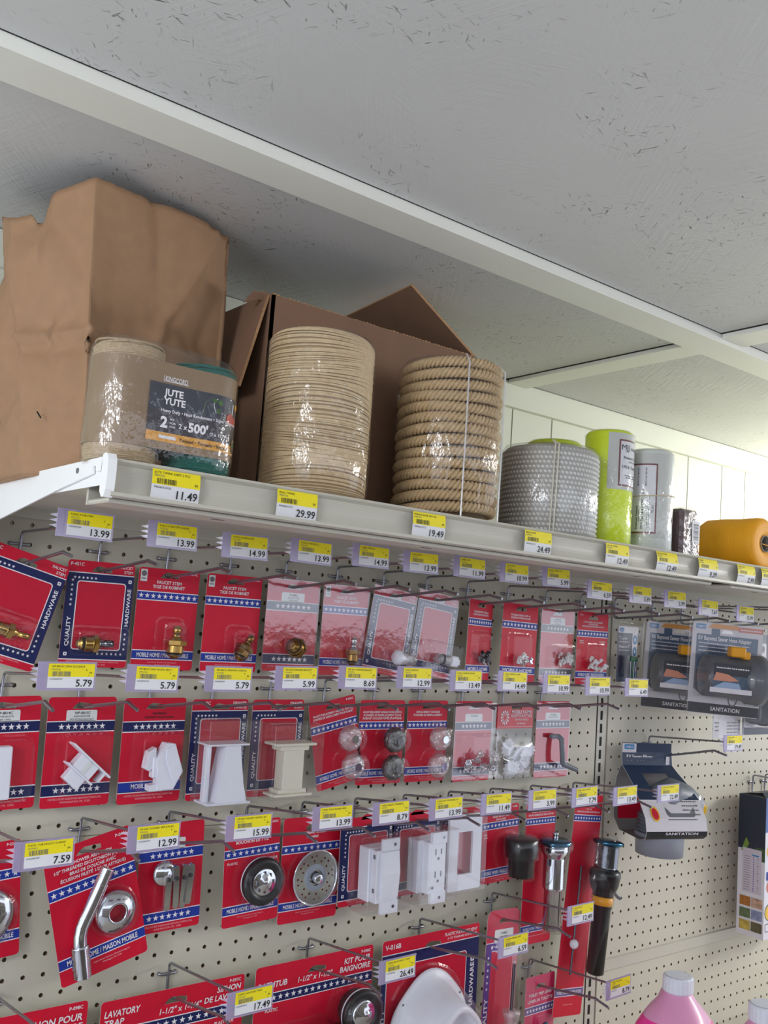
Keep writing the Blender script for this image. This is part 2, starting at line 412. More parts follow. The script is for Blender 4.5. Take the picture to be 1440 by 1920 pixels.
# ---- shelves
def shelf(x0, x1, br, slots, label):
    t = thing('shelf', label, 'shelf', 0, 0, 0, group='long cream metal shelves')
    mb = MB(); mb.box(x0, x1, -15.2, .0, 11.28, 11.4, SHELFM)
    mb.box(x0, x1, -.5, -.02, 10.25, 11.28, SHELFM, .03); mb.box(x0, x1, -13.3, -.5, 10.75, 10.8, SHELFM)
    mb.build('shelf_deck', t)
    mb = MB(); n = 7   # concave price channel
    prof = [(-15.35, 11.58), (-15.62, 11.6), (-15.66, 11.5), (-15.5, 11.42)]
    for i in range(n + 1):
        a = i / n; prof.append((-15.42 + .10 * math.sin(a * PI), 11.38 - a * .98))
    prof += [(-15.5, 10.36), (-15.82, 10.34), (-15.84, 10.2), (-15.6, 10.14), (-15.2, 10.2), (-15.2, 11.28)]
    mb.loft([[(x0, y, z) for y, z in prof], [(x1, y, z) for y, z in prof]], SHELFM, cap=True)
    mb.build('price_channel', t)
    mb = MB()
    for b0, b1 in br: mb.box(b0, b1, -15.2, -13.2, 10.0, 10.2, SHELFM, .06); mb.box(b0, b1, -13.3, -13.1, 10.0, 10.8, SHELFM)
    for s in slots: mb.box(s - .3, s + .3, -14.3, -14.15, 9.99, 10.1, SLOTM)
    mb.build('front_brace', t)
    return t
shelf(-49.45, -1.47, ((-49.3, -10.4), (-8.3, -1.5)), (-44.2, -32.9, -16.6, -4.0), 'long cream top shelf carrying the paper bag, jute twine and rope')
shelf(-1.45, 46.5, ((-1.4, 46),), (8, 20), 'right cream shelf carrying the end of the row beyond the orange spool')
# bracket at the left end
t = thing('shelf_bracket', 'white tapered steel bracket at the left end of the long top shelf', 'bracket', -49.62, 0, 0)
mb = MB()
def yz(pts, x0, x1, m):
    a = [(x0, p[0], p[1]) for p in pts]; b = [(x1, p[0], p[1]) for p in pts]
    n = len(pts); mb.add(a + b, [tuple(range(n)), tuple(range(2 * n - 1, n - 1, -1))] + [(i, (i + 1) % n, n + (i + 1) % n, n + i) for i in range(n)], m)
yz([(0, 11.62), (-15.3, 11.62), (-15.3, 11.1), (-14.75, 11.12), (-14.7, 11.33), (-14.45, 11.33), (-14.5, 11.05), (-11.4, 10.72), (-3.5, 9.76), (0, 7.2)], -.06, .02, ARMM)
mb.disc(0, 0, 0, ARMM, 0, 3)
mb.build('arm', t)
mb = MB(); yz([(-15.3, 11.5), (-2, 11.5), (-2, 10.6), (-15.3, 10.6)], .06, .12, ARMM); mb.build('end_flange', t)
mb = MB(); 
prof = [(-15.72, 11.72), (-15.5, 11.75), (-15.3, 11.7), (-15.25, 11.0), (-15.3, 10.35), (-15.5, 10.12), (-15.7, 10.12), (-15.85, 10.4), (-15.88, 11.0), (-15.85, 11.5)]
yz(prof, -.06, .28, ARMM)
mb.build('end_cap', t)
mb = MB()
for s in range(1): mb.tube([(-.065, -12.95, 11.28), (-.1, -12.95, 11.28)], .11, GREYP, 10)
mb.build('bolt_hole', t)
# ================================================================ hooks and price tags
ROWDEF = {1: dict(pin=8.94, bend=8.45, tip=8.25, tag=9.58), 2: dict(pin=1.98, bend=1.8, tip=1.55, tag=3.22),
          3: dict(pin=-5.27, bend=-4.98, tip=-5.2, tag=-3.78), 4: dict(pin=-13.27, bend=-13.4, tip=-13.62, tag=-11.86)}
def hook(x, row, label, tz=None, pin=None, dx=0.0, tagy=-8.55, group=None):
    r = dict(ROWDEF[row]); 
    if pin is not None:
        d = pin - r['pin']; r = {k: v + d for k, v in r.items()}
    if tz is not None: r['tag'] = tz
    p = r['pin']
    t = thing('peg_hook', label, 'hook', x, 0, p, group=group or 'double wire peg hooks')
    mb = MB(); b = .075
    mb.tube([(-.5, .5, .16), (-.5, .3, .1), (-.5, .0, .02), (-.48, -.1, 0), (-.36, -.16, -.02), (.36, -.16, -.02), (.48, -.1, 0), (.5, .0, .02), (.5, .3, .1), (.5, .5, .16)], .085, STEEL, 8)
    mb.build('back_bar', t)
    bz = r['bend'] - p; tz_ = r['tip'] - p
    mb = MB(); mb.tube([(0, -.2, .0), (0, -.2, -.7), (0, -.24, -.9), (0, -.36, -1.0), (0, -.6, -1.02), (0, -3.4, (-1.0 + bz) / 2 - .03), (0, -6.1, bz - .02), (0, -6.3, bz), (0, -6.5, bz - .06), (0, -7.35, tz_)], .085, STEEL, 8)
    mb.build('product_prong', t)
    g = r['tag'] - p
    mb = MB(); mb.tube([(0, -.24, -.1), (0, -.24, .38), (0, -.28, .52), (0, -.42, .6), (dx * .1, -.8, .6 + (g - .6) * .04), (dx, tagy + .05, g + .02)], .07, STEEL, 8)
    mb.build('tag_wire', t)
    return t
def label_art(mb, x0, x1, z0, z1, price, l1, code, upc, y=-.02, seed=1):
    W = x1 - x0; H = z1 - z0
    mb.rect(x0, x1, z0, z1, y, LABW); mb.rect(x0, x1, z0 + .46 * H, z1, y - .006, YEL)
    y2 = y - .013
    mb.text(l1, x0 + .06 * W, z1 - .11 * H, .085 * H, BLACKP, y2, w=.8 * W, al='l', bold=0.0)
    mb.text(code, x0 + .06 * W, z1 - .235 * H, .07 * H, GREYP, y2, w=.3 * W, al='l', bold=0.0)
    mb.barcode(x0 + .09 * W, x0 + .48 * W, z1 - .52 * H, z1 - .32 * H, GREYP, y2, seed)
    mb.text('%', x0 + .82 * W, z1 - .25 * H, .06 * H, BLACKP, y2); mb.text('EA', x0 + .92 * W, z1 - .36 * H, .075 * H, BLACKP, y2); mb.text('C', x0 + .88 * W, z1 - .48 * H, .055 * H, BLACKP, y2)
    mb.text(upc, x0 + .04 * W, z0 + .37 * H, .065 * H, BLACKP, y2, w=.36 * W, al='l', bold=0.0)
    mb.text(price, x1 - .04 * W, z0 + .215 * H, .30 * H, BLACKP, y2, w=.62 * W, al='r', bold=.012)
def price_tag(x, z, price, l1, code, label, y=-8.6, roll=0.0, yaw=0.0, seed=1):
    t = thing('price_tag', label, 'price tag', x, y, z, roll, yaw, group='price tags on the hooks')
    mb = MB(); mb.box(-1.26, 1.26, -.015, .02, -.58, .6, HOLDER)
    mb.box(-1.26, -.98, -.05, -.015, -.58, .6, HOLDER); mb.box(-1.26, 1.26, -.04, -.015, .52, .6, HOLDER); mb.box(-1.26, 1.26, -.04, -.015, -.6, -.52, HOLDER)
    for k in (-.25, -.02, .2):
        mb.add([(-1.26, .0, k), (-1.26, .0, k + .17), (-1.5, .25, k + .1)], [(0, 1, 2)], HOLDER)
    mb.box(-.12, .12, .02, .12, -.2, .2, HOLDER)
    hd = mb.build('holder', t)
    mb = MB(); label_art(mb, -.82, 1.18, -.5, .52, price, l1, code, '01625004' + str(7300 + seed * 7), -.022, seed)
    mb.build('paper_label', hd)
    return t
HX = {1: [-47.5, -43.4, -39.5, -35.6, -31.8, -28.0, -24.3, -20.6, -16.8, -12.8, -8.7, -4.7, -.6, 4.3, 8.4, 12.4],
      2: [-47.6, -43.7, -39.8, -36.0, -32.2, -28.3, -24.4, -20.6, -16.7, -12.7, -8.7],
      3: [-47.8, -42.9, -38.0, -33.1, -29.3, -25.35, -21.4, -17.45, -13.5, -9.4, -4.7],
      4: [-46.4, -37.15, -28.1, -19.3]}
T1 = [('13.99', 'P-060C STUB STEM', '22721253', 'a tilted faucet stem card'), ('13.99', 'P-451C STUB STEM CHROM', '21371216', 'the P-451C faucet stem card'),
      ('14.99', 'P-679C J/S REPLACEM', '91201090', 'the upright brass stem card'), ('13.99', 'P-676P J/S REPLACE 2', '02742127', 'the leaning brass stem card'),
      ('14.99', 'P-648C STEM LAV', '22721260', 'the bagged angled brass stem card'), ('13.99', 'P-646C STEM', '22721264', 'the bagged slim brass stem card'),
      ('11.99', 'P-448C STEM', '22721270', 'the first clear stem card'), ('10.99', 'P-449C STEM', '22721281', 'the second clear stem card'),
      ('5.99', 'W-012C SCREEN CLIP', '22721290', 'the black screen clips'), ('6.59', 'W-014C SCREEN CLIP', '22721301', 'the white nylon screen clips'),
      ('5.89', 'W-016C CLIP', '22721312', 'the bagged window clips'), ('5.99', 'W-020C STORM CLIP', '22721320', 'the storm clips by the upright'),
      ('7.69', 'T-LEVEL', '22721333', 'the small T level pack'), ('15.99', 'HOSE ADAPTER', '22721340', 'the two sewer hose adapter packs')]
tz1 = [9.58, 9.57, 9.47, 9.6, 9.75, 9.75, 9.8, 9.8, 9.85, 9.38, 9.4, 9.35, 9.03, 8.86]
tx1 = [-47.5, -43.37, -39.54, -35.69, -31.87, -28.35, -24.64, -20.94, -17.19, -12.92, -8.62, -4.66, -.55, 4.34]
for i, (pr, l1, cd, what) in enumerate(T1):
    hook(HX[1][i], 1, 'steel double wire peg hook in the top row holding ' + what, tz1[i], dx=tx1[i] - HX[1][i])
    price_tag(tx1[i], tz1[i], pr, l1, cd, 'lilac holder with %s price label above %s' % (pr, what), seed=i + 1, roll=(-.01, 0, .01)[i % 3], yaw=(0, .02, -.02)[i % 3])
for i in (14, 15):
    hook(HX[1][i], 1, 'steel peg hook in the top row at the right edge, %s of the last two' % ('left' if i == 14 else 'right'))
T2 = [('5.79', 'WP-8814C DRW SLD BACK', '29012034', 'the white block card'), ('5.79', 'WP-8815C DRW MOUNT BRKT 1', '29012126', 'the white drawer mounting bracket card'),
      ('5.79', 'WP-8812C DRAWER GUIDE KI', '22912306', 'the white drawer track guide card'), ('5.99', 'WP-200C DRAWER BRACKET', '22912314', 'the tall white drawer bracket'),
      ('8.69', 'WP-201C DRAWER BRACKET', '22912320', 'the ivory drawer bracket'), ('12.99', 'P-043C HANDLES', '22912331', 'the tilted clear faucet handles card'),
      ('13.49', 'P-044C HANDLES SMOKE', '22912340', 'the smoked faucet handles'), ('14.49', 'P-045C HANDLES CLEAR', '22912352', 'the straight clear faucet handles card'),
      ('10.99', 'W-100C ROSETTES', '22912366', 'the bag of clear rosettes'), ('10.99', 'W-100B ROSETTE BUTTON', '22912370', 'the bag of white rosette buttons'),
      ('6.49', 'W-038C CRANK', '22912385', 'the grey window crank')]
tx2 = [-47.61, -43.69, -39.82, -36.0, -32.17, -28.29, -24.42, -20.61, -16.69, -12.7, -8.65]
tz2 = [3.13, 3.1, 3.15, 3.26, 3.36, 3.43, 3.35, 3.37, 3.28, 3.2, 3.15]
for i, (pr, l1, cd, what) in enumerate(T2):
    hook(HX[2][i], 2, 'steel double wire peg hook in the second row holding ' + what, tz2[i], dx=tx2[i] - HX[2][i])
    price_tag(tx2[i], tz2[i], pr, l1, cd, 'lilac holder with %s price label by %s' % (pr, what), seed=i + 21, roll=(.01, -.01, 0)[i % 3])
T3 = [('7.59', 'P-223C TUB FAUCET FLANGE', '45781052', 'the chrome flange card', -47.77, -4.16), ('12.99', 'GP-040C SHOWER ARM & FLAN', '15391032', 'the shower arm card', -42.9, -3.88),
      ('15.99', 'GP-076C FAUCET HANDLE AS', '45711203', 'the chrome faucet levers', -38.02, -3.79), ('13.99', 'P-200C TUB STRAINER GRID', '45711211', 'the black rimmed sink strainer', -33.12, -3.68),
      ('8.79', 'P-400C BASKET STRAINER A', '12721240', 'the perforated metal basket strainer', -29.29, -3.69), ('13.99', 'E-100C SELF CONTAINED SW', '42721251', 'the boxed white rocker switch', -25.35, -3.7),
      ('11.49', 'E-102C RECEPTACLE', '42721262', 'the boxed white outlet', -21.4, -3.69), ('3.99', 'E-105C WALL PLATE', '42721273', 'the white wall plate', -17.46, -3.67),
      ('7.79', 'P-408C TRAP ADAPTER', '42721284', 'the black pipe adapter', -13.51, -3.72), ('13.49', 'P-408C TAILPIECE', '42721295', 'the chrome tailpiece', -9.41, -3.89),
      ('22.49', 'P-409C POP-UP ASSEMBLY', '42721306', 'the long black pop-up drain', -4.66, -3.99)]
for i, (pr, l1, cd, what, tx, tz) in enumerate(T3):
    hook(HX[3][i], 3, 'steel double wire peg hook in the third row holding ' + what, tz, dx=tx - HX[3][i])
    price_tag(tx, tz, pr, l1, cd, 'lilac holder with %s price label in front of %s' % (pr, what), seed=i + 41, roll=(.03, .025, .01, .012)[i % 4])
hook(4.5, 3, 'lone steel peg hook on the right bay holding the sewer elbow card', -.77, pin=-2.0, dx=-1.2, tagy=-8.6)
price_tag(3.2, -.77, '19.49', 'SEWER ELBOW', '42721400', 'lilac holder with 19.49 price label above the grey sewer elbow', seed=60)
T4 = [(-46.4, None), (-37.15, ('17.49', 'P-097C LAVATORY TRAP', '55721253', 'the lavatory trap card', -37.17, -11.86)),
      (-28.1, ('26.49', 'P-098C BATHTUB KIT COMP', '55721260', 'the bathtub drain kit card', -28.15, -11.85)),
      (-19.3, ('6.59', 'V-016B PLUMBING VENT', '55721271', 'the white plumbing vent card', -19.34, -11.9))]
for hx, d in T4:
    if d is None: hook(hx, 4, 'steel peg hook in the bottom row at the left edge of the board'); continue
    hook(hx, 4, 'steel double wire peg hook in the bottom row holding ' + d[3], d[5])
    price_tag(d[4], d[5], d[0], d[1], d[2], 'lilac holder with %s price label in front of %s' % (d[0], d[3]), seed=int(float(d[0])), roll=.02)
hook(-12.75, 4, 'steel peg hook holding the pink striped faucet card', -10.89, pin=-12.4, dx=-.6)
price_tag(-13.4, -10.89, '12.49', 'P-120C FAUCET', '55721288', 'lilac holder with 12.49 price label in front of the long black drain', seed=71, roll=.02)
hook(-8.6, 4, 'steel peg hook holding the toilet trip lever card', -15.98, pin=-17.45, dx=-.6)
price_tag(-9.3, -15.98, '8.79', 'TOILET TRIP LEVER', '55721299', 'lilac holder with 8.79 price label nearest the pink jug', seed=72, roll=.03)
# labels slid into the price channel of the shelf
SL = [(-48.02 + 1.2, '11.49', 'JUTE TWINE 500FT 2 PCS', 'jute twine pack'), (-41.3, '29.99', 'SISAL TWINE', 'tall cream twine spool'), (-34.0, '19.49', 'MANILA ROPE 3/8 X 50', 'coarse manila rope coil'),
      (-26.6, '24.49', 'BRAID ROPE', 'white braided rope roll'), (-20.2, '12.49', 'NYLON TWINE', 'front neon yellow spool'), (-15.7, '12.49', 'NYLON TWINE', 'tall white spool'),
      (-11.55, '9.39', 'TWINE', 'brown packet'), (-7.35, '2.99', 'MASON LINE', 'left side of the orange spool'), (-4.55, '2.99', 'MASON LINE', 'middle of the orange spool'), (-.1, '4.69', 'MASON LINE', 'right end of the orange spool')]
def shelf_label(x, price, l1, what, k):
    mb = MB(); W = 2.0; H = 1.12
    def bow(p):
        u = (p.z / (H / 2)); return Vector((p.x, p.y - .0 + .0 * u - .12 * (1 - u * u) * (1 if k > 4 else .4), p.z))
    # subdivided carrier so that the curve shows
    mb.warp = bow
    n = 8
    for i in range(n): mb.rect(-W / 2, W / 2, -H / 2 + H * i / n, -H / 2 + H * (i + 1) / n, 0.0, LABW)
    for i in range(4): mb.rect(-W / 2, W / 2, -.03 + (H / 2 + .03) * i / 4, -.03 + (H / 2 + .03) * (i + 1) / 4, -.012, YEL)
    y2 = -.02
    mb.text(l1, -.46 * W, .38 * H, .085 * H, BLACKP, y2, w=.75 * W, al='l', bold=0); mb.text('9980' + str(1533 + k), -.46 * W, .27 * H, .07 * H, GREYP, y2, al='l', bold=0)
    mb.barcode(-.4 * W, -.0 * W, 0, .18 * H, BLACKP, y2, 80 + k)
    mb.text('EA', .42 * W, .1 * H, .08 * H, BLACKP, y2); mb.text('0463663101' + str(20 + k), -.45 * W, -.12 * H, .075 * H, BLACKP, y2, w=.38 * W, al='l', bold=0)
    mb.text(price, .46 * W, -.3 * H, .28 * H, BLACKP, y2, w=.62 * W, al='r', bold=.012)
    o = mb.build('shelf_label'); loc(o, x, -15.56, 10.92)
    tag(o, 'yellow and white %s shelf label under the %s' % (price, what), 'price label', 'labels in the shelf price channel')
for k, (x, p, l, wh) in enumerate(SL): shelf_label(x, p, l, wh, k)

# ================================================================ blister cards
CARDN = []
def card_shape(mb, w, top, bot, m=RED, r=.18, sw=1.1, sh=.26, slot=True, depth=.035):
    out = rrect(-w / 2, w / 2, bot, top, r)
    hole = [(-sw / 2, -sh / 2), (sw / 2, -sh / 2), (sw / 2, sh * .3), (sw * .3, sh / 2), (-sw * .15, sh * .75), (-sw * .35, sh * .3)]
    mb.plate(out, 0, depth, m, [hole] if slot else (), back=CARDBACK)
def stripe(mb, x0, x1, z0, z1, m, b=.05, y=-.012):
    mb.rect(x0, x1, z0 - b, z1 + b, y * .5, WHITE); mb.rect(x0, x1, z0, z1, y, m)
def starrow(mb, x0, x1, z, n, r, y=-.02, m=None):
    for i in range(n): mb.star(x0 + (x1 - x0) * (i + .5) / n, z, r, m or WHITE, y)
def styleB(mb, w=3.6, top=.38, bot=-5.05, title=('FAUCET STEM', 'TIGE DE ROBINET'), code='', n=10, ts=None, logo=False, foot=True, zt=None, z1=-.92, z2=-4.05, th=.17, foottext='MOBILE HOME / MAISON MOBILE', shear=0.0, blu=BLUE):
    h = w / 2; card_shape(mb, w, top, bot)
    y = -.02
    zt = -.36 if zt is None else zt
    for i, s in enumerate(title): mb.text(s, 0, zt - i * (th * 1.45), th, WHITE, y, w=w * .86, bold=.02, shear=shear)
    if code: mb.text(code, h - .15, top - .18, .13, WHITE, y, al='r')
    if logo:
        mb.rect(-h + .1, -h + .48, top - .75, top - .1, -.012, STICK); mb.disc(-h + .29, top - .33, .15, GREYP, -.018); mb.rect(-h + .16, -h + .42, top - .62, top - .57, -.018, GREYP)
    stripe(mb, -h + .01, h - .01, z1 - .4, z1, blu); starrow(mb, -h + .05, h - .05, z1 - .2, n, .155)
    if foot:
        stripe(mb, -h + .01, h - .01, z2 - .42, z2, blu); mb.text(foottext, 0, z2 - .21, .23, WHITE, y, w=w * .84, al='f', bold=.02)
        mb.text('United States Hardware Manufacturing, Inc.', 0, z2 - .6, .07, PINKW, y, w=w * .6, bold=0); mb.text('Washington, PA 15301', 0, z2 - .73, .07, PINKW, y, bold=0)
def styleC(mb, w=3.55, top=.45, bot=-5.0, s1='WP-8815C', s2='REAR DRAWER', s3='MOUNTING BRACKET', n=7, z1=-.78, z2=-3.9, cover=True, blu=NAVY, sticker=True):
    h = w / 2; card_shape(mb, w, top, bot)
    if sticker:
        mb.poly(rrect(-.82, .78, z1 + .02, z1 + .58, .08), -.006, STICK)
        mb.text(s1, 0, z1 + .44, .13, BLACKP, -.014); mb.text(s2, 0, z1 + .27, .09, BLACKP, -.014, bold=.0); mb.text(s3, 0, z1 + .12, .09, BLACKP, -.014, bold=.0)
    stripe(mb, -h + .01, h - .01, z1 - .48, z1, blu); starrow(mb, -h * .68, h * .72, z1 - .24, n, .17)
    stripe(mb, -h + .01, h - .01, z2 - .5, z2, blu); starrow(mb, -h * .68, h * .72, z2 - .25, n, .17)
    mb.text('UNITED STATES HARDWARE MANUFACTURING INC.', 0, z2 - .68, .1, PINKW, -.02, w=w * .78, bold=.005); mb.text('WASHINGTON, PA. 15301', 0, z2 - .84, .1, PINKW, -.02, w=w * .5, bold=.005)
def styleA(mb, w=3.6, top=.42, bot=-5.0, code='P-451C', t=('FAUCET', 'STEM'), navy=NAVY):
    h = w / 2; card_shape(mb, w, top, bot); H = top - bot
    if code: mb.text(code, -h + .14, top - .2, .17, WHITE, -.02, al='l')
    for i, s in enumerate(t): mb.text(s, h - .12, top - .2 - i * .24, .15, WHITE, -.02, al='r')
    za = top - .12 * H; zb = bot + .075 * H
    mb.rect(-h + .01, h - .01, zb - .05, za + .05, -.006, WHITE); mb.rect(-h + .01, h - .01, zb, za, -.012, navy)
    x0, x1, z0, z1 = -h + .17 * w, h - .13 * w, bot + .17 * H, top - .2 * H
    mb.poly(rrect(x0 - .05, x1 + .05, z0 - .05, z1 + .05, .16), -.016, WHITE); mb.poly(rrect(x0, x1, z0, z1, .13), -.021, REDW)
    for i in range(6): mb.star(x0 - .2 + i * .22, z1 + .2, .085, WHITE)
    for i in range(6): mb.star(x0 - .3, z1 + .05 - i * .25, .085, WHITE)
    for i in range(6): mb.star(x1 + .1 - i * .25, z0 - .22, .085, WHITE)
    for i in range(4): mb.star(x1 + .24, z0 + .05 + i * .26, .085, WHITE)
    mb.text('QUALITY', -h + .085 * w, bot + .33 * H, .21, WHITE, -.02, rot=PI / 2, w=1.5, al='f', bold=.02)
    mb.text('HARDWARE', h - .06 * w, top - .42 * H, .2, WHITE, -.02, rot=PI / 2, w=1.95, al='f', bold=.02)
    for xx, zz in ((-h + .085 * w, bot + .12 * H), (h - .06 * w, top - .17 * H)): mb.poly(rrect(xx - .09, xx + .09, zz - .09, zz + .09, .03, 2), -.02, WHITE); mb.star(xx, zz, .06, navy, -.026)
    mb.text('UNITED STATES HARDWARE MANUFACTURING INC.', 0, bot + .28, .085, PINKW, -.02, w=w * .8, bold=0); mb.text('WASHINGTON, PA 15301', 0, bot + .14, .085, PINKW, -.02, w=w * .45, bold=0)
def blister(mb, x0, x1, z0, z1, d, r=.25, inset=.12, fl=.12, m=None, y0=-.03):
    m = m or BLIS; L = []
    for (g, yy) in ((fl, y0), (0.02, y0 - .01), (0, y0 - .04), (-inset * .6, -d * .7), (-inset * .85, -d * .93), (-inset * 1.4, -d)):
        rr = max(r + g * .6, .04)
        L.append([(p[0], yy, p[1]) for p in rrect(x0 - g, x1 + g, z0 - g, z1 + g, rr, 4)])
    mb.loft(L, m, cap=True, caps=(False, True))
def dome(mb, x, z, r, d, m=None, seg=24, y0=-.03, rings=((1.12, 0), (1.0, .02), (.97, .45), (.9, .8), (.75, .95), (.4, 1.0))):
    L = []
    for k, g in rings: L.append([(x + r * k * math.cos(2 * PI * i / seg), y0 - g * d, z + r * k * math.sin(2 * PI * i / seg)) for i in range(seg)])
    mb.loft(L, m or BLIS, cap=True, caps=(False, True))
def carton(name, label, cat, row, x, y=-1.4, z=None, roll=0.0, yaw=0.0, pitch=0.0, group='blister packs hanging on the pegboard'):
    if z is None: z = {1: 7.98, 2: 1.03, 3: -6.0, 4: -14.25}[row]
    return thing(name, label, cat, x, y, z, roll, yaw, pitch, group)
def stem(mb, L=1.5, r=.3, m=BRASS, m2=None):
    """faucet stem along +x from its threaded seat to its splined tip"""
    m2 = m2 or m
    mb.lathe([(0, r * .3), (0, r * .45), (L * .06, r * .5), (L * .08, r * .75), (L * .12, r * .8)], m, 16, axis='x')
    mb.lathe([(L * .11, r * .86), (L * .17, r * .9), (L * .17, r * .86)], RUBBER, 16, axis='x')
    p = []
    for i in range(8): p += [(L * (.18 + .03 * i), r * .92), (L * (.195 + .03 * i), r * 1.04)]
    mb.lathe(p, m, 18, axis='x'); mb.lathe([(L * .42, r * 1.0), (L * .42, r * 1.25), (L * .55, r * 1.25), (L * .55, r * .8)], m, 6, smooth=False, axis='x')
    mb.lathe([(L * .54, r * .8), (L * .62, r * .75), (L * .66, r * .5), (L * .74, r * .42), (L * .74, r * .5), (L, r * .5), (L, r * .1)], m2, 14, axis='x', ripple=lambda a, h: .06 * math.cos(12 * a) if h > L * .73 else 0)
# ================================================================ top row
R7 = math.radians
t = carton('faucet_stem_pack', 'tilted P-453C faucet stem card cut off by the left edge of the top row', 'hardware pack', 1, -47.5, -1.4, roll=-.26)
mb = MB(); styleA(mb, 4.3, .5, -4.9, 'P-453C'); mb.build('backing_card', t)
mb = MB(); mb.at(-.6, -.35, -3.35); stem(mb, 1.9, .33, BRASS); mb.build('brass_stem', t)
mb = MB(); blister(mb, -1.5, 1.55, -4.0, -2.5, .75, .3); mb.build('blister', t)
t = carton('faucet_stem_pack', 'upright P-451C faucet stem card with navy QUALITY HARDWARE frame', 'hardware pack', 1, -43.4, -.8)
mb = MB(); styleA(mb, 3.62, .42, -5.0, 'P-451C'); mb.build('backing_card', t)
mb = MB(); mb.at(-1.1, -.4, -3.8, ry=-.03); stem(mb, 1.9, .4, BRASS, CHROMED); mb.build('brass_stem', t)
mb = MB(); blister(mb, -1.25, 1.75, -4.3, -3.0, .75, .25); mb.build('blister', t)
t = carton('faucet_stem_pack', 'faucet stem card with a brass stem standing upright in its blister', 'hardware pack', 1, -39.5, -.7)
mb = MB(); styleB(mb, logo=True, code='P-679C'); mb.build('backing_card', t)
mb = MB(); mb.at(.45, -.45, -4.4, ry=-1.55); stem(mb, 1.75, .48, BRASS); mb.build('brass_stem', t)
mb = MB(); blister(mb, -.5, 1.0, -4.4, -2.3, .85, .35); mb.build('blister', t)
t = carton('faucet_stem_pack', 'faucet stem card with a brass stem leaning to the right in its blister', 'hardware pack', 1, -35.6, -1.0)
mb = MB(); styleB(mb, w=3.55, logo=True, code='P-676C'); mb.build('backing_card', t)
mb = MB(); mb.at(.35, -.4, -4.35, ry=-1.05); stem(mb, 1.6, .42, BRASSD); mb.build('brass_stem', t)
mb = MB(); blister(mb, -.3, 1.2, -4.4, -2.5, .85, .35); mb.build('blister', t)
t = carton('faucet_stem_pack', 'bagged stem card with white sticker and a dark brass stem pointing at the viewer', 'hardware pack', 1, -31.8, -1.3)
mb = MB(); styleC(mb, 3.6, .42, -4.9, 'P-648C', 'FAUCET STEM', '1 PER CARD', z1=-.9, z2=-3.95, blu=mat('bag_grey_blue', (62, 72, 100), .4, coat=.3)); mb.build('backing_card', t)
mb = MB(); mb.at(-.3, -.75, -3.35, rz=.55, ry=.25); stem(mb, 1.4, .5, BRASSD); mb.build('brass_stem', t)
mb = MB(); blister(mb, -.95, 1.95, -4.0, -2.6, .8, .2); mb.build('blister', t)
mb = MB(); mb.box(-1.84, 1.84, -.06, .08, -4.95, .44, BAGF); mb.build('plastic_bag', t)
t = carton('faucet_stem_pack', 'bagged faucet stem card with a slim dark brass stem, left of the clear stems', 'hardware pack', 1, -28.0, -1.4)
mb = MB(); styleB(mb, w=3.4, logo=True, code='P-646C'); mb.build('backing_card', t)
mb = MB(); mb.at(.45, -.4, -4.45, ry=-1.55); stem(mb, 1.75, .36, BRASSD, CHROME); mb.build('brass_stem', t)
mb = MB(); blister(mb, -.45, 1.2, -4.4, -2.1, .85, .35); mb.build('blister', t)
mb = MB(); mb.box(-1.75, 1.75, -.05, .06, -5.05, .4, BAGF); mb.build('plastic_bag', t)
for hx, lab, what, nd in ((-24.3, 'first of two tilted navy framed cards, holding a clear plastic faucet stem', 'a', 0), (-20.6, 'second of two tilted navy framed cards, holding a white and clear stem', 'b', 1)):
    t = carton('faucet_stem_pack', lab, 'hardware pack', 1, hx, -1.6, roll=-.12)
    mb = MB(); styleA(mb, 3.5, .45, -4.95, 'P-448C' if not nd else 'P-449C'); mb.build('backing_card', t)
    mb = MB(); mb.at(.1 if nd else .35, -.5, -3.75)
    if nd:
        mb.lathe([(0, .05), (0, .34), (.35, .34), (.36, .28), (.45, .28)], CRYS, 16, axis='x'); mb.lathe([(.45, .36), (.52, .37), (.52, .3)], RUBBER, 16, axis='x')
        mb.lathe([(.5, .34), (1.1, .34), (1.15, .25), (1.2, .2)], CRYS, 16, axis='x'); mb.box(1.1, 1.75, -.3, .3, -.35, .35, WPL, .08); mb.box(1.5, 2.0, -.15, .15, -.2, .2, WPL, .05)
    else:
        mb.lathe([(0, .05), (0, .42), (.2, .45), (.5, .4), (.9, .3)], WPL, 12, axis='x', ripple=lambda a, h: .08 * math.cos(8 * a)); mb.lathe([(.3, .4), (.9, .42), (1.5, .36), (1.5, .05)], CRYS, 14, axis='x')
    mb.build('plastic_stem', t)
    mb = MB(); blister(mb, -.8, 2.15, -4.3, -2.6, .9, .22); mb.build('blister', t)
    mb = MB(); mb.box(-1.8, 1.8, -.05, .06, -4.95, .46, BAGF); mb.build('plastic_bag', t)
def clips(mb, cx, cz, n, m, w=1.2, h=.8, seed=1):
    rr = random.Random(seed)
    for i in range(n):
        mb.at(cx + rr.uniform(-w / 2, w / 2), -.25 - rr.uniform(0, .3), cz + rr.uniform(0, h) * (1 - i / n * .2), ry=rr.uniform(0, 3), rx=rr.uniform(-.6, .6), rz=rr.uniform(-.6, .6))
        mm = m[i % len(m)]
        mb.plate([(-.22, -.1), (.05, -.16), (.26, -.05), (.28, .06), (.05, .04), (-.04, .12), (-.2, .1)], -.06, .06, mm)
        mb.tube([(-.1, 0, 0), (-.1, -.16, 0)], .07, mm, 8)
    mb.reset()
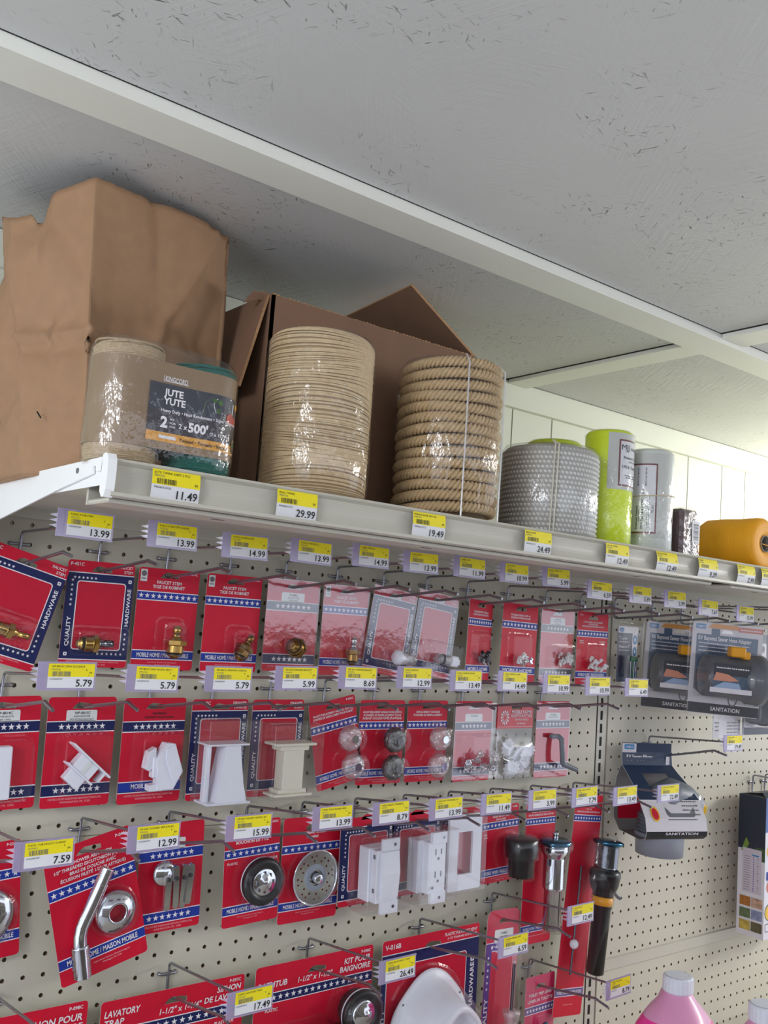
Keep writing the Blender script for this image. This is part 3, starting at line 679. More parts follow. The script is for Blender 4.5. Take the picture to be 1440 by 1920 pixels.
for hx, yw, w, ttl, lab, ms, bl in ((-16.8, .3, 3.3, ('STORM/SCREEN CLIPS w/', 'SCREWS-BROWN PLASTIC'), 'narrow turned card of small black storm screen clips', [BLKPL, GREYDK], (-.7, 1.05)),
                            (-12.9, 0, 3.55, ('STORM/SCREEN CLIPS w/', 'SCREWS-WHITE NYLON'), 'card of small white nylon screen clips in a square blister', [WPL, STICK, CHROME], (-.75, .95))):
    t = carton('screen_clip_pack', lab, 'hardware pack', 1, hx, -1.7, z=7.88, yaw=yw, roll=-.02)
    mb = MB(); styleB(mb, w=w, title=ttl, th=.13, zt=-.42, foottext='MOBILE HOME'); mb.build('backing_card', t)
    mb = MB(); clips(mb, .3, -3.75, 14, ms, seed=int(-hx)); mb.build('clips', t)
    mb = MB(); blister(mb, bl[0] - .35, bl[1] + .1, -4.0, -1.75, .5, .2); mb.build('blister', t)
t = carton('window_clip_pack', 'bagged card with white sticker holding a heap of clear window clips', 'hardware pack', 1, -8.75, -1.5, z=7.8)
mb = MB(); styleC(mb, 3.5, .3, -4.95, 'W-016C', 'WINDOW CLIPS', 'PER CARD', z1=-.85, z2=-4.0, blu=mat('card_slate', (36, 40, 54), .4, coat=.3)); mb.build('backing_card', t)
mb = MB(); clips(mb, .7, -3.6, 16, [STICK, CRYS, STICK], 1.6, 1.0, 9); mb.build('clips', t)
mb = MB(); blister(mb, -.6, 1.95, -3.95, -2.3, .85, .3); mb.build('blister', t)
mb = MB(); mb.box(-1.85, 1.8, -.06, .06, -4.95, .35, BAGF); mb.build('plastic_bag', t)
t = carton('screen_clip_pack', 'card of pale storm screen clips nearest the slotted upright', 'hardware pack', 1, -4.75, -1.5, z=7.72)
mb = MB(); styleB(mb, w=3.6, top=.45, title=('STORM SCREEN CLIPS w/SCREWS', 'ATTACHE POUR', 'FENETRES/MOUSTIQUAIRES AVEC VIS'), th=.11, zt=-.32, z1=-1.0, code=''); mb.text('8 Pcs.', -1.55, .2, .12, WHITE, al='l'); mb.text('WHITE', -1.5, -1.75, .1, WHITE, al='l'); mb.text('PLASTIC', -1.5, -1.9, .1, WHITE, al='l'); mb.text('PLASTIQUE', 1.5, -1.75, .1, WHITE, al='r'); mb.text('BLANC', 1.5, -1.9, .1, WHITE, al='r'); mb.build('backing_card', t)
mb = MB(); clips(mb, .3, -3.8, 14, [WPL, STICK, STICK], 1.6, .8, 5); mb.build('clips', t)
mb = MB(); blister(mb, -.5, 1.3, -4.05, -2.0, .5, .12); mb.build('blister', t)
# T level
DARKBL = mat('slate_blue_card', (38, 52, 76), .4, var=.1, scale=60, coat=.3)
CYAN = mat('print_cyan', (40, 130, 190), .4)
t = thing('t_level_pack', 'narrow clear pack with a small green T level beside the upright', 'hardware pack', -.6, -1.6, 7.2, group=None)
mb = MB(); mb.plate(rrect(-1.3, 1.3, -4.2, .1, .12), 0, .04, DARKBL, back=CARDBACK); mb.rect(-1.2, 1.3, -.4, .1, -.01, WHITE); mb.poly(rrect(-1.1, -.5, -.32, -.02, .08), -.016, CYAN); mb.text('CAMCO', -.8, -.17, .12, WHITE, -.022, w=.5)
mb.text('T-Level', -1.1, -.8, .24, WHITE, -.02, al='l'); mb.text('Niveau en T', -1.1, -1.45, .22, WHITE, -.02, al='l', w=1.3); mb.scrib(-1.1, .2, -1.1, .07, WHITE, -.02, 4); mb.scrib(-1.1, .2, -1.75, .07, WHITE, -.02, 5)
mb.rect(.55, 1.2, -4.1, -.4, -.015, WHITE)
for k in range(4): mb.poly([(.88 + .26 * math.cos(a * PI / 6), -.9 - k * .9 + .38 * math.sin(a * PI / 6)) for a in range(12)], -.02, CYAN); mb.poly([(.88 + .1 * math.cos(a * PI / 6), -.9 - k * .9 + .16 * math.sin(a * PI / 6)) for a in range(12)], -.026, WHITE)
mb.build('backing_card', t)
mb = MB(); mb.box(-.1, .75, -.5, -.2, -2.55, -2.2, GREEN, .05); mb.box(-.6, -.2, -.45, -.2, -3.9, -2.1, GREYDK, .04)
for k in range(3): mb.tube([(.0 + k * .22, -.35, -3.9), (.02 + k * .22, -.35, -2.5)], .07, GREEN if k == 1 else STEEL, 8)
mb.build('level', t)
mb = MB(); blister(mb, -1.55, 1.2, -4.5, .35, .7, .1); mb.build('clear_shell', t)
# sewer hose adapters
BLU2 = mat('pack_blue', (44, 78, 112), .4, var=.08, scale=30, coat=.3); ORG = mat('pack_orange', (222, 150, 60), .4); SAL = mat('pack_salmon', (206, 112, 92), .4)
PALE = mat('pack_pale', (216, 212, 218), .45); DKB = mat('pack_charcoal', (58, 60, 66), .45); SKIN = mat('pack_skin', (206, 140, 116), .5); JEAN = mat('pack_denim', (150, 170, 200), .5)
def adapter_pack(x, y, z, lab):
    t = thing('hose_adapter_pack', lab, 'hardware pack', x, y, z, roll=-.037, yaw=-.64, group='sewer hose adapter packs'); w = 4.15
    mb = MB(); mb.T = Matrix.Diagonal((.66, 1, 1, 1)); mb.plate(rrect(-w, w, -6.25, .62, .3), 0, .05, PALE, [[(-.75, -.1), (.75, -.1), (.45, .18), (-.45, .18)]], back=CARDBACK)
    mb.rect(-3.6, 3.6, -3.0, -.28, -.008, BLU2); mb.rect(-1.9, -.9, -.28, .2, -.008, BLU2)
    mb.add([(-2.3, -.012, .22), (-1.9, -.012, .58), (1.2, -.012, .58), (1.2, -.012, .22)], [(0, 1, 2, 3)], ORG); mb.rect(1.2, w - .02, .12, .5, -.014, SAL); mb.scrib(1.5, 3.9, .3, .09, WHITE, -.02, 2)
    mb.poly(rrect(-3.75, -2.6, .1, .48, .1), -.012, CYAN); mb.text('CAMCO', -3.17, .29, .2, WHITE, -.02, w=.95)
    mb.text('RV Bayonet Sewer Hose Adapter', -3.4, -.55, .33, WHITE, -.02, w=6.7, al='f' if 0 else 'l', bold=.02)
    for k in range(3): mb.scrib(-3.3, 2.6 - k, -.95 - k * .28, .09, WHITE, -.02, 6 + k)
    mb.poly([(-3.6, -4.4), (-3.6, -3.0), (3.3, -3.0), (3.3, -4.6), (.6, -4.7), (-2.6, -4.9)], -.008, DKB)
    mb.rect(-w + .02, w - .02, -6.2, -5.45, -.01, DKB); mb.text('SANITATION', .2, -5.82, .3, WHITE, -.02, w=3.4, al='f')
    mb.disc(1.0, -5.0, .55, GREYP, -.012); mb.disc(1.0, -5.0, .42, PALE, -.018); mb.scrib(.7, 1.3, -5.0, .1, GREYP, -.024, 3)
    mb.build('backing_card', t)
    mb = MB(); mb.at(-.2, -1.75, -3.35)
    mb.lathe([(-2.1, 1.35), (-2.05, 1.5), (-.8, 1.5), (.5, 1.5), (.65, 1.6), (.9, 1.6), (.95, 1.7), (1.2, 1.75), (1.6, 1.78), (1.8, 1.85), (2.2, 1.85), (2.2, 1.3)], GREYDK, 36, axis='x')
    for a in (0, .35): mb.lathe([(1.05 + a, 1.74), (1.12 + a, 1.82), (1.19 + a, 1.74)], GREYDK, 36, axis='x')
    mb.build('grey_adapter', t)
    mb = MB(); mb.at(-.45, -3.3, -3.1); mb.rect(-1.7, 1.0, -.1, .75, 0, DKB); mb.rect(-1.7, 1.0, -1.0, -.1, 0, mat('pack_photo', (70, 84, 100), .5, var=.4, scale=60))
    mb.poly([(-1.7, -.5), (-1.5, .1), (-.6, .0), (.2, -.4), (-.4, -.5)], -.01, SKIN); mb.poly([(-1.7, -1.0), (-.9, -.55), (.2, -.6), (.4, -1.0)], -.014, JEAN); mb.rect(-1.9, 1.2, -1.35, -1.0, 0, PALE); mb.scrib(-1.5, .9, .45, .1, WHITE, -.02, 8)
    mb.build('photo_label', t)
    mb = MB(); mb.at(-.1, -2.3, -1.45); mb.box(-.6, .5, -.45, .45, -.35, .4, ORANGE, .08); mb.box(.4, .9, -.3, .3, -.45, .1, ORANGE, .05); mb.build('orange_tab', t)
    mb = MB(); blister(mb, -2.85, 2.85, -6.4, .75, .3, .3, inset=.05, fl=.15, m=CLEARB)
    mb.at(-.1, 0, -3.35); 
    L = []
    for (xx, rr) in ((-2.4, 1.4), (-2.3, 1.6), (.6, 1.65), (.8, 1.9), (2.2, 2.0), (2.4, 1.8)):
        L.append([(xx, -.25 - max(0, math.sin(PI * i / 12)) * (1.35 + rr), rr * 1.02 * math.cos(PI * i / 12)) for i in range(13)])
    mb.loft(L, CLEARB, cap=True, closed=False, smooth=True)
    mb.build('clear_shell', t)
adapter_pack(4.75, -2.6, 7.2, 'rear of two grey sewer hose adapter clamshell packs on one hook')
adapter_pack(3.7, -7.6, 7.35, 'front of two grey sewer hose adapter clamshell packs, nearest the viewer')
t = thing('fitting_pack', 'clear pack with a white text label hanging behind the hose adapter packs', 'hardware pack', 8.4, -4.8, 7.2)
mb = MB(); mb.plate(rrect(-1.9, 2.0, -8.2, .4, .1), 0, .04, PALE, [[(-.5, -.12), (.5, -.12), (.5, .12), (-.5, .12)]], back=CARDBACK)
for k in range(4): mb.scrib(.0, 1.7, -7.0 - k * .26, .12, GREYP, -.02, 30 + k)
for k in range(3): mb.scrib(-1.7, -1.1, -7.0 - k * .3, .12, GREYP, -.02, 40 + k)
mb.barcode(2.0 - .35, 1.95, -8.0, -6.8, GREYP, -.02, 3, True); mb.build('backing_card', t)
mb = MB(); blister(mb, -2.0, 2.0, -8.5, .5, .45, .15, m=CLEARB); mb.build('clear_shell', t)
t = thing('sewer_fitting_pack', 'navy card with small product photos and grey fitting at the right edge', 'hardware pack', 12.6, -5.0, 7.1)
mb = MB(); mb.plate(rrect(-2.2, 2.2, -7.9, .4, .2), 0, .05, mat('pack_navy', (24, 34, 54), .4, coat=.3), [[(-.5, -.12), (.5, -.12), (.5, .12), (-.5, .12)]], back=CARDBACK)
mb.poly(rrect(.1, 1.15, -3.0, -.35, .1), -.01, PALE)
for k in range(3): mb.disc(.62, -.85 - k * .85, .3, GREYP, -.018); mb.disc(.62, -.8 - k * .85, .17, DKB, -.024)
mb.text('RV', -1.0, -.4, .2, WHITE, -.02)
mb.poly(rrect(-2.1, 1.9, -7.3, -3.3, .3), -.01, PALE); mb.build('backing_card', t)
mb = MB(); mb.at(-.9, -.8, -5.2); mb.lathe([(-1.0, 1.5), (-.9, 1.75), (.2, 1.75), (.3, 1.9), (.9, 1.9), (.9, 1.4)], GREYPL, 32, axis='x'); mb.build('grey_fitting', t)
mb = MB(); mb.box(.9, 1.5, -.5, -.05, -6.9, -6.0, YELLOWPL, .1); mb.build('yellow_tab', t)
mb = MB(); blister(mb, -2.0, 2.1, -7.2, -3.2, 2.9, .4, m=CLEARB); mb.build('clear_shell', t)

# ================================================================ second row
t = carton('drawer_block_pack', 'star striped card with a flat white block, cut off at the left edge', 'hardware pack', 2, -47.6, -.9, roll=.03)
mb = MB(); styleC(mb, 3.55, .45, -4.95, 'WP-8814C', 'DRAWER BLOCK', '2 PER CARD'); mb.build('backing_card', t)
mb = MB(); mb.box(-1.4, .35, -.7, -.15, -4.35, -1.85, WPL, .06); mb.build('white_block', t)
mb = MB(); blister(mb, -1.4, 1.45, -4.5, -1.5, .85, .45); mb.build('blister', t)
t = carton('drawer_bracket_pack', 'star striped card with a white mounting bracket lying diagonally in its blister', 'hardware pack', 2, -43.7, -.9, roll=.015)
mb = MB(); styleC(mb); mb.build('backing_card', t)
mb = MB(); mb.at(.05, -.5, -3.05, ry=.72)
mb.box(-1.35, 1.35, -.35, .35, .5, .6, WPL, .02); mb.box(-.62, .55, -.32, .32, -.25, .5, WPL, .04); mb.box(-.9, .85, -.35, .35, -.34, -.25, WPL, .02); mb.box(-.52, .45, -.25, .25, -.95, -.34, WPL, .03); mb.box(.95, 1.05, -.3, .3, .0, .5, WPL)
mb.box(-.1, .1, -.36, -.3, -.2, .45, STICK)
mb.build('white_bracket', t)
mb = MB(); blister(mb, -1.15, 1.5, -4.35, -1.25, 1.0, .45); mb.build('blister', t)
t = carton('drawer_guide_pack', 'star striped card with a pair of white angular drawer track guides', 'hardware pack', 2, -39.8, -1.1, roll=.015)
mb = MB(); styleC(mb, s1='', s2='', s3='', sticker=False, z1=-.8); mb.text('WP-8812C', .25, -.36, .13, BLACKP); mb.text('DRAWER TRACK GUIDE', .25, -.56, .11, BLACKP, w=1.9); mb.rect(-1.75, 1.75, -4.36, -3.9, -.024, BLUE); mb.text('MOBILE HOME', -.2, -4.1, .24, WHITE, -.03, w=1.7, al='f')
mb.build('backing_card', t)
mb = MB(); mb.at(.35, 0, -3.0)
mb.plate([(-.35, -1.2), (.55, -1.2), (1.05, -.3), (.5, 1.15), (.0, 1.2), (-.45, .3), (-.35, -.5)], -.95, -.35, WPL); mb.plate([(.0, .9), (.48, 1.1), (.95, -.3), (.6, -.9), (.4, -.6), (.0, .4)], -1.05, -.95, WPL)
mb.plate([(-1.0, -.1), (-.85, .75), (-.45, .95), (-.4, .1), (-.75, -.25)], -.7, -.2, WPL); mb.plate([(-.75, -1.25), (-.75, -.95), (-.35, -.9), (-.2, -.65), (.0, -.7), (.0, -1.25)], -.85, -.3, WPL); mb.box(-.6, -.3, -.8, -.3, -.6, .5, WPL, .05)
mb.build('white_guides', t)
mb = MB(); blister(mb, -1.1, 1.6, -4.35, -1.25, 1.1, .45); mb.build('blister', t)
t = carton('drawer_bracket_box', 'navy framed card with a tall tapered white bracket in a clear box', 'hardware pack', 2, -36.0, -1.3, roll=.01)
mb = MB(); styleA(mb, 3.5, .42, -5.0, 'WP-200C', ('DRAWER', '(WHITE)')); mb.build('backing_card', t)
mb = MB(); mb.at(-.1, -.9, -3.05)
mb.box(-1.3, 1.2, -.7, .7, 1.15, 1.25, WPL, .02); mb.box(-1.2, 1.45, -.75, .75, -1.95, -1.83, WPL, .02); mb.box(-1.15, -.85, -.2, .2, -1.85, 1.15, WPL, .03)
L = [[(a * k + .3, b * k2, z) for a, b in ((-1, -1), (1, -1), (1, 1), (-1, 1))] for z, k, k2 in ((-1.84, .95, .65), (-.9, .72, .6), (.9, .48, .5), (1.15, .46, .5))]
mb.loft(L, WPL, cap=True); mb.build('white_bracket', t)
mb = MB(); mb.box(-1.5, 1.75, -1.75, -.04, -4.95, -.55, CLEARB, .04); mb.build('clear_box', t)
t = carton('drawer_bracket_box', 'navy framed card with an ivory spool shaped bracket in a clear box', 'hardware pack', 2, -32.2, -1.3, roll=.01)
mb = MB(); styleA(mb, 3.5, .42, -5.0, 'WP-201C', ('DRAWER', 'IVORY')); mb.build('backing_card', t)
mb = MB(); mb.at(.35, -1.0, -3.0)
mb.box(-1.35, 1.35, -.7, .7, 1.0, 1.15, IVORY, .03); mb.box(-.95, .95, -.5, .5, .72, 1.0, IVORY, .03); mb.box(-.68, .68, -.45, .45, -1.5, .75, IVORY, .03); mb.box(-.95, .95, -.5, .5, -1.65, -1.42, IVORY, .03); mb.box(-1.25, 1.25, -.65, .65, -1.8, -1.65, IVORY, .03); mb.build('ivory_bracket', t)
mb = MB(); mb.box(-1.3, 2.05, -1.9, -.04, -4.9, -.8, CLEARB, .04); mb.build('clear_box', t)
def knob(mb, x, z, m, r=.78):
    mb.at(x, 0, z)
    mb.lathe([(.15, r * .5), (.3, r * .7), (.5, r * .98), (.7, r), (1.0, r * .86), (1.1, r * .6), (1.12, r * .45), (1.0, r * .4)], m, 20, axis='y', ripple=lambda a, h: .05 * math.cos(10 * a)) if 0 else None
    L = []
    for h, k in ((.12, .45), (.3, .72), (.55, .98), (.8, 1.0), (1.05, .86), (1.15, .6), (1.1, .42), (1.2, .38), (1.22, .1)):
        L.append([(r * k * (1 + .04 * math.cos(10 * 2 * PI * i / 30)) * math.cos(2 * PI * i / 30), -h, r * k * (1 + .04 * math.cos(10 * 2 * PI * i / 30)) * math.sin(2 * PI * i / 30)) for i in range(30)])
    mb.loft(L, m, cap=True, smooth=True)
    for q in (.92, .7, .5): mb.loft([[(r * q * k2 * math.cos(2 * PI * i / 30), -1.1 - h2 + .35 * q * q, r * q * k2 * math.sin(2 * PI * i / 30)) for i in range(30)] for h2, k2 in ((0, 1.04), (.05, 1.0), (0, .95))], m, smooth=True)
    mb.reset()
def handles(hx, roll, m, lab, w, ttl, code, part):
    t = carton('faucet_handle_pack', lab, 'hardware pack', 2, hx, -1.2, roll=roll)
    mb = MB(); styleB(mb, w=w, top=.42, bot=-4.75, title=ttl, th=.13, zt=-.32, z1=-.95, z2=-3.85, code=code, shear=.12); mb.build('backing_card', t)
    for k, zz in enumerate((-1.95, -3.65)):
        mb = MB(); knob(mb, .55, zz, m); mb.lathe([(0, 0), (0, .3)], m, 3) if 0 else None
        mb.at(.55, -1.25, zz); mb.lathe([(0, .02), (0, .24), (-.06, .24)], CHROME if m is not SMOKE else GREYDK, 14, axis='y'); mb.build(part, t)
    mb = MB()
    for zz in (-1.95, -3.65): dome(mb, .55, zz, .98, 1.5)
    mb.build('blister', t)
handles(-28.3, .215, CRYS, 'tilted card with two clear crystal faucet handles, P-043C', 3.45, ('FAUCET REPLACEMENT HANDLES (PLASTIC)', 'POIGNÉES DE REMPLACEMENT POUR ROBINET'), 'P-043C', 'crystal_handle')
handles(-24.4, 0.0, SMOKE, 'card with two smoked grey faucet handles', 3.6, ('FAUCET REPLACEMENT HANDLES SMOKED (PLASTIC)', 'POIGNÉES DE REMPLACEMENT POUR', 'ROBINET COULEUR FUMÉE (PLASTIQUE)'), '', 'smoked_handle')
handles(-20.6, 0.0, CRYS, 'upright card with two clear crystal faucet handles, right of the smoked ones', 3.45, ('REPLACEMENT HANDLES', 'POIGNÉES DE REMPLACEMENT'), '', 'crystal_handle')
def flower(mb, x, y, z, r, m, rx=0, ry=0, rz=0, n=12):
    mb.at(x, y, z, rx, ry, rz)
    L = [[(r * k * (1 + .13 * math.cos(n * 2 * PI * i / 48)) * math.cos(2 * PI * i / 48), -h, r * k * (1 + .13 * math.cos(n * 2 * PI * i / 48)) * math.sin(2 * PI * i / 48)) for i in range(48)] for h, k in ((0, .95), (.04, 1), (.09, .9), (.1, .3), (.03, .14))]
    mb.loft(L, m, cap=True, smooth=True); mb.reset()
IRID = mat('iridescent_film', (222, 160, 110), .3, var=.35, scale=22, coat=.5)
t = carton('rosette_pack', 'bagged card with glossy orange sheen and a heap of clear rosettes', 'hardware pack', 2, -16.7, -1.5)
mb = MB(); styleC(mb, 3.4, .42, -4.85, 'W-100C', '', '', z1=-1.0, z2=-3.95); mb.build('backing_card', t)
mb = MB(); rr = random.Random(4)
for i in range(26):
    x, z = rr.uniform(-.9, 1.9), -4.1 + rr.uniform(0, 1.4) * rr.random() ** .4
    flower(mb, x, -.2 - rr.uniform(0, .5), z, .24, CRYS if i % 4 else CHROME, rr.uniform(-1, 1), 0, rr.uniform(-1, 1), 8)
mb.build('clear_rosettes', t)
mb = MB(); blister(mb, -.95, 2.0, -4.45, -1.7, .95, .3); mb.build('blister', t)
mb = MB(); mb.box(-1.8, 2.1, -.07, .07, -4.75, .3, BAGF); mb.build('plastic_bag', t)
t = carton('rosette_button_bag', 'clear bag of white flower shaped rosette buttons under a red MOBILE HOME header', 'hardware pack', 2, -12.75, -1.6)
mb = MB(); mb.plate(rrect(-1.85, 1.7, -1.42, .15, .05), -.05, .06, mat('header_salmon', (206, 62, 72), .4, coat=.3), [[(-.5, -.12), (.5, -.12), (.5, .12), (-.5, .12)]]) 
for i, (s, h) in enumerate((('MOBILE HOME', .22), ('ROSETTE BUTTONS', .18), ('(WHITE PLASTIC)', .12), ('24 PER BAG', .12))): mb.text(s, .5, -.28 - i * .27, h, WHITE, -.075, w=2.1)
for i in range(12):
    a = i * PI / 6; mb.poly([(-1.15 + math.cos(a) * .12, -.68 + math.sin(a) * .12), (-1.15 + math.cos(a - .16) * .42, -.68 + math.sin(a - .16) * .5), (-1.15 + math.cos(a + .16) * .42, -.68 + math.sin(a + .16) * .5)], -.07, WHITE)
mb.rect(-1.85, 1.7, -1.32, -1.3, -.06, WHITE); mb.build('header_card', t)
mb = MB()
for i, (x, z, r) in enumerate(((-.9, -2.7, .68), (.75, -3.5, .68), (-.7, -4.1, .62), (.1, -3.2, .5), (1.1, -2.9, .5), (.1, -4.0, .5))): flower(mb, x, -.2 - .12 * (i % 3), z, r, WPL, rx=rr.uniform(-.3, .3), rz=rr.uniform(-.3, .3))
mb.build('rosette_buttons', t)
mb = MB()
for i in range(12):
    x, z = (.3 + rr.uniform(0, 1.2), -2.4 - rr.uniform(0, .5)) if i % 2 else (-1.3 + rr.uniform(0, .7), -3.3 - rr.uniform(0, .5)); a = rr.uniform(-.5, .5)
    mb.tube([(x - .35, -.25, z - a * .3), (x + .35, -.3, z + a * .3)], .05, CHROME, 6)
mb.build('screws', t)
mb = MB(); L = [[(x, -d, z), (x, d * .3, z)] for x, z, d in ()]
mb.loft([[(p[0], -.03, p[1]) for p in rrect(-1.85, 1.7, -4.8, -1.4, .15)], [(p[0], -.5, p[1]) for p in rrect(-1.6, 1.5, -4.6, -2.2, .4)], [(p[0], -.62, p[1]) for p in rrect(-1.2, 1.1, -4.3, -2.6, .4)]], BAGF, cap=True, smooth=True); mb.build('plastic_bag', t)
t = carton('window_crank_pack', 'bagged card with a bent grey window crank, last in the second row', 'hardware pack', 2, -8.75, -1.5)
mb = MB(); styleC(mb, 3.6, .45, -4.95, 'W-038C', 'WINDOW CRANK', '', z1=-.95, z2=-3.95); mb.build('backing_card', t)
mb = MB(); mb.at(.1, -.4, -3.0); mb.box(-.75, .2, -.15, .15, .85, 1.15, GREYPL, .05)
mb.tube([(.05, -.05, 1.0), (.18, -.25, .8), (.25, -.35, -.3), (.3, -.35, -.8), (.45, -.4, -1.0)], [.18, .2, .2, .2, .22], GREYPL, 10); mb.tube([(.4, -.4, -.95), (1.55, -.65, -1.35)], [.2, .16], GREYPL, 10); mb.build('crank', t)
mb = MB(); mb.box(-1.85, 1.8, -.07, .07, -4.9, .4, BAGF); mb.build('plastic_bag', t)

# ================================================================ third row
t = carton('tub_flange_pack', 'card with a round chrome tub flange, cut off at the left edge', 'hardware pack', 3, -47.8, -.6, roll=.09)
mb = MB(); styleB(mb, w=3.7, top=.45, title=('PLASTIC',), z1=-.95, z2=-3.85, code='P-223C', n=9); mb.build('backing_card', t)
mb = MB(); mb.at(.25, -.1, -2.9); mb.lathe([(-.1, 1.25), (-.02, 1.3), (.15, 1.2), (.3, .8), (.35, .4), (.2, .35)], CHROME, 32, axis='y') if 0 else mb.loft([[(r * math.cos(2 * PI * i / 36), -h, r * math.sin(2 * PI * i / 36)) for i in range(36)] for h, r in ((0, 1.28), (.05, 1.3), (.2, 1.15), (.32, .7), (.34, .35), (.2, .3))], CHROME, cap=True, smooth=True); mb.build('chrome_flange', t)
mb = MB(); dome(mb, .25, -2.9, 1.48, .8); mb.build('blister', t)
t = carton('shower_arm_pack', 'large tilted card with a bent chrome shower arm and round escutcheon', 'hardware pack', 3, -42.9, -1.5, z=-5.98, roll=.255)
mb = MB(); card_shape(mb, 4.55, .5, -6.2, sw=1.3); y = -.02
for i, s in enumerate(('SHOWER ARM WITH', '1/2" THREADED ESCUTCHEON (PLASTIC)', 'BRAS DE DOUCHE AVEC', 'ÉCUSSON FILETÉ 1/2" (PLASTIQUE)')): mb.text(s, .1, -.36 - i * .25, .16, WHITE, y, w=3.9 if i % 2 else 2.4, bold=.02, shear=.15)
mb.text('P-040C', 2.1, .2, .16, WHITE, y, al='r'); stripe(mb, -2.26, 2.26, -1.9, -1.4, BLUE); starrow(mb, -2.2, 2.2, -1.65, 11, .17)
stripe(mb, -2.26, 2.26, -5.35, -4.9, BLUE); mb.text('MOBILE HOME / MAISON MOBILE', 0, -5.12, .26, WHITE, y, w=3.7, al='f', bold=.02); mb.text('United States Hardware Manufacturing, Inc.', .4, -5.6, .08, PINKW, y); mb.text('Washington, PA 15301', .4, -5.75, .08, PINKW, y); mb.build('backing_card', t)
def threaded(mb, p0, p1, r, m, n=12, seg=16):
    p0, p1 = Vector(p0), Vector(p1); pts = []; rs = []
    for i in range(n * 2 + 1): pts.append(p0.lerp(p1, i / (n * 2))); rs.append(r * (1.0 if i % 2 else .84))
    mb.tube(pts, rs, m, seg)
mb = MB(); mb.at(0, -.7, 0)
mb.tube([(.25, 0, -1.5), (-.25, 0, -2.2), (-.85, 0, -3.0), (-1.1, 0, -3.35), (-1.25, 0, -3.7), (-1.32, 0, -4.2), (-1.34, 0, -4.4)], .34, CHROME, 20)
threaded(mb, (.1, 0, -1.7), (.6, 0, -1.0), .37, CHROME, 8); threaded(mb, (-1.33, 0, -4.2), (-1.42, 0, -5.75), .45, CHROME, 16); mb.build('shower_arm', t)
def ringdisc(mb, prof, m, seg=36, ax=1.0): mb.loft([[(r * math.cos(2 * PI * i / seg), -h, r * math.sin(2 * PI * i / seg)) for i in range(seg)] for h, r in prof], m, smooth=True)
mb = MB(); mb.at(.8, -.2, -3.45); ringdisc(mb, ((0, 1.05), (.06, 1.1), (.2, 1.0), (.42, .55), (.45, .45), (.3, .42), (0, .42)), CHROME); mb.build('escutcheon', t)
mb = MB(); dome(mb, .8, -3.45, 1.2, .9, rings=((1.08, 0), (1, .05), (.97, .6), (.85, .95), (.3, 1))); mb.build('blister', t)
t = carton('faucet_lever_pack', 'star striped card with flat chrome faucet levers and a small round cap', 'hardware pack', 3, -38.0, -.9, roll=.035)
mb = MB(); styleC(mb, 3.75, .85, -4.75, '', 'FAUCET HANDLES HOT & COLD', '', z1=-.55, z2=-3.75, blu=BLUE); mb.build('backing_card', t)
mb = MB(); mb.at(-.55, -.3, -1.65); ringdisc(mb, ((0, .62), (.1, .66), (.25, .55), (.3, .02)), CHROME); mb.build('round_cap', t)
for k, (x, z, l, a) in enumerate(((-.35, -2.4, 2.3, .03), (.05, -2.35, 2.2, -.02), (.55, -2.4, 2.25, .05), (.85, -2.3, 2.1, .09))):
    mb = MB(); mb.at(x, -.45 - .1 * (k % 2), z, ry=a); mb.plate(rrect(-.17, .17, -l / 2, l / 2, .165), -.12, .1, CHROME); mb.at(x, -.6 - .1 * (k % 2), z + .45, ry=a); mb.loft([[(r * math.cos(i * PI / 6), -h, r * math.sin(i * PI / 6)) for i in range(12)] for h, r in ((0, .12), (.05, .1), (.05, .02))], CHROMED, cap=True); mb.build('chrome_lever', t)
mb = MB(); blister(mb, -.85, 1.2, -3.6, -1.2, .85, .4); mb.build('blister', t)
def strainer_card(t, w, ttl, z1, z2, top, bot, code='', shear=0.0):
    mb = MB(); styleB(mb, w=w, top=top, bot=bot, title=ttl, th=.17, zt=-.3, z1=z1, z2=z2, n=9, code=code, shear=shear); return mb
t = carton('sink_strainer_pack', 'card with a black rimmed plastic sink strainer in a round blister', 'hardware pack', 3, -33.1, -1.1, z=-5.9, roll=.05)
mb = strainer_card(t, 3.6, ('FOR 1-1/2"', 'BOUCHON DE 1 1/2"'), -.95, -4.0, .55, -5.1, 'P-200C'); mb.text('PLASTIC', -1.6, -1.65, .13, WHITE, al='l'); mb.text('PLASTIQUE', 1.65, -1.65, .13, WHITE, al='r'); mb.build('backing_card', t)
mb = MB(); mb.at(.45, -.25, -2.75); ringdisc(mb, ((0, 1.3), (.1, 1.32), (.1, 1.2)), WPL); ringdisc(mb, ((.1, 1.3), (.25, 1.33), (.42, 1.28), (.5, 1.1), (.45, .75), (.3, .7)), RUBBER); mb.build('rubber_rim', t)
mb = MB(); mb.at(.45, -.5, -2.75); ringdisc(mb, ((0, .78), (.1, .8), (.22, .7), (.16, .55), (.32, .42), (.3, .3), (.45, .2), (.46, .02)), CHROME, 30)
for i in range(8): a = i * PI / 4; mb.at(.45 + .5 * math.cos(a), -.72, -2.75 + .5 * math.sin(a)); mb.box(-.04, .04, -.06, .06, -.1, .1, CHROMED)
mb.build('chrome_basket', t)
mb = MB(); dome(mb, .35, -2.75, 1.5, 1.15); mb.build('blister', t)
t = carton('basket_strainer_pack', 'bright red card with a shiny perforated metal basket strainer', 'hardware pack', 3, -29.0, -1.1, z=-5.98, roll=.01)
mb = strainer_card(t, 4.15, ('Metal Basket Strainer', 'en métal'), -1.0, -4.2, .6, -5.35); mb.build('backing_card', t)
mb = MB(); mb.at(.15, -.15, -2.85)
ring = [(1.5 * math.cos(2 * PI * i / 48), 1.5 * math.sin(2 * PI * i / 48)) for i in range(48)]; holes = []
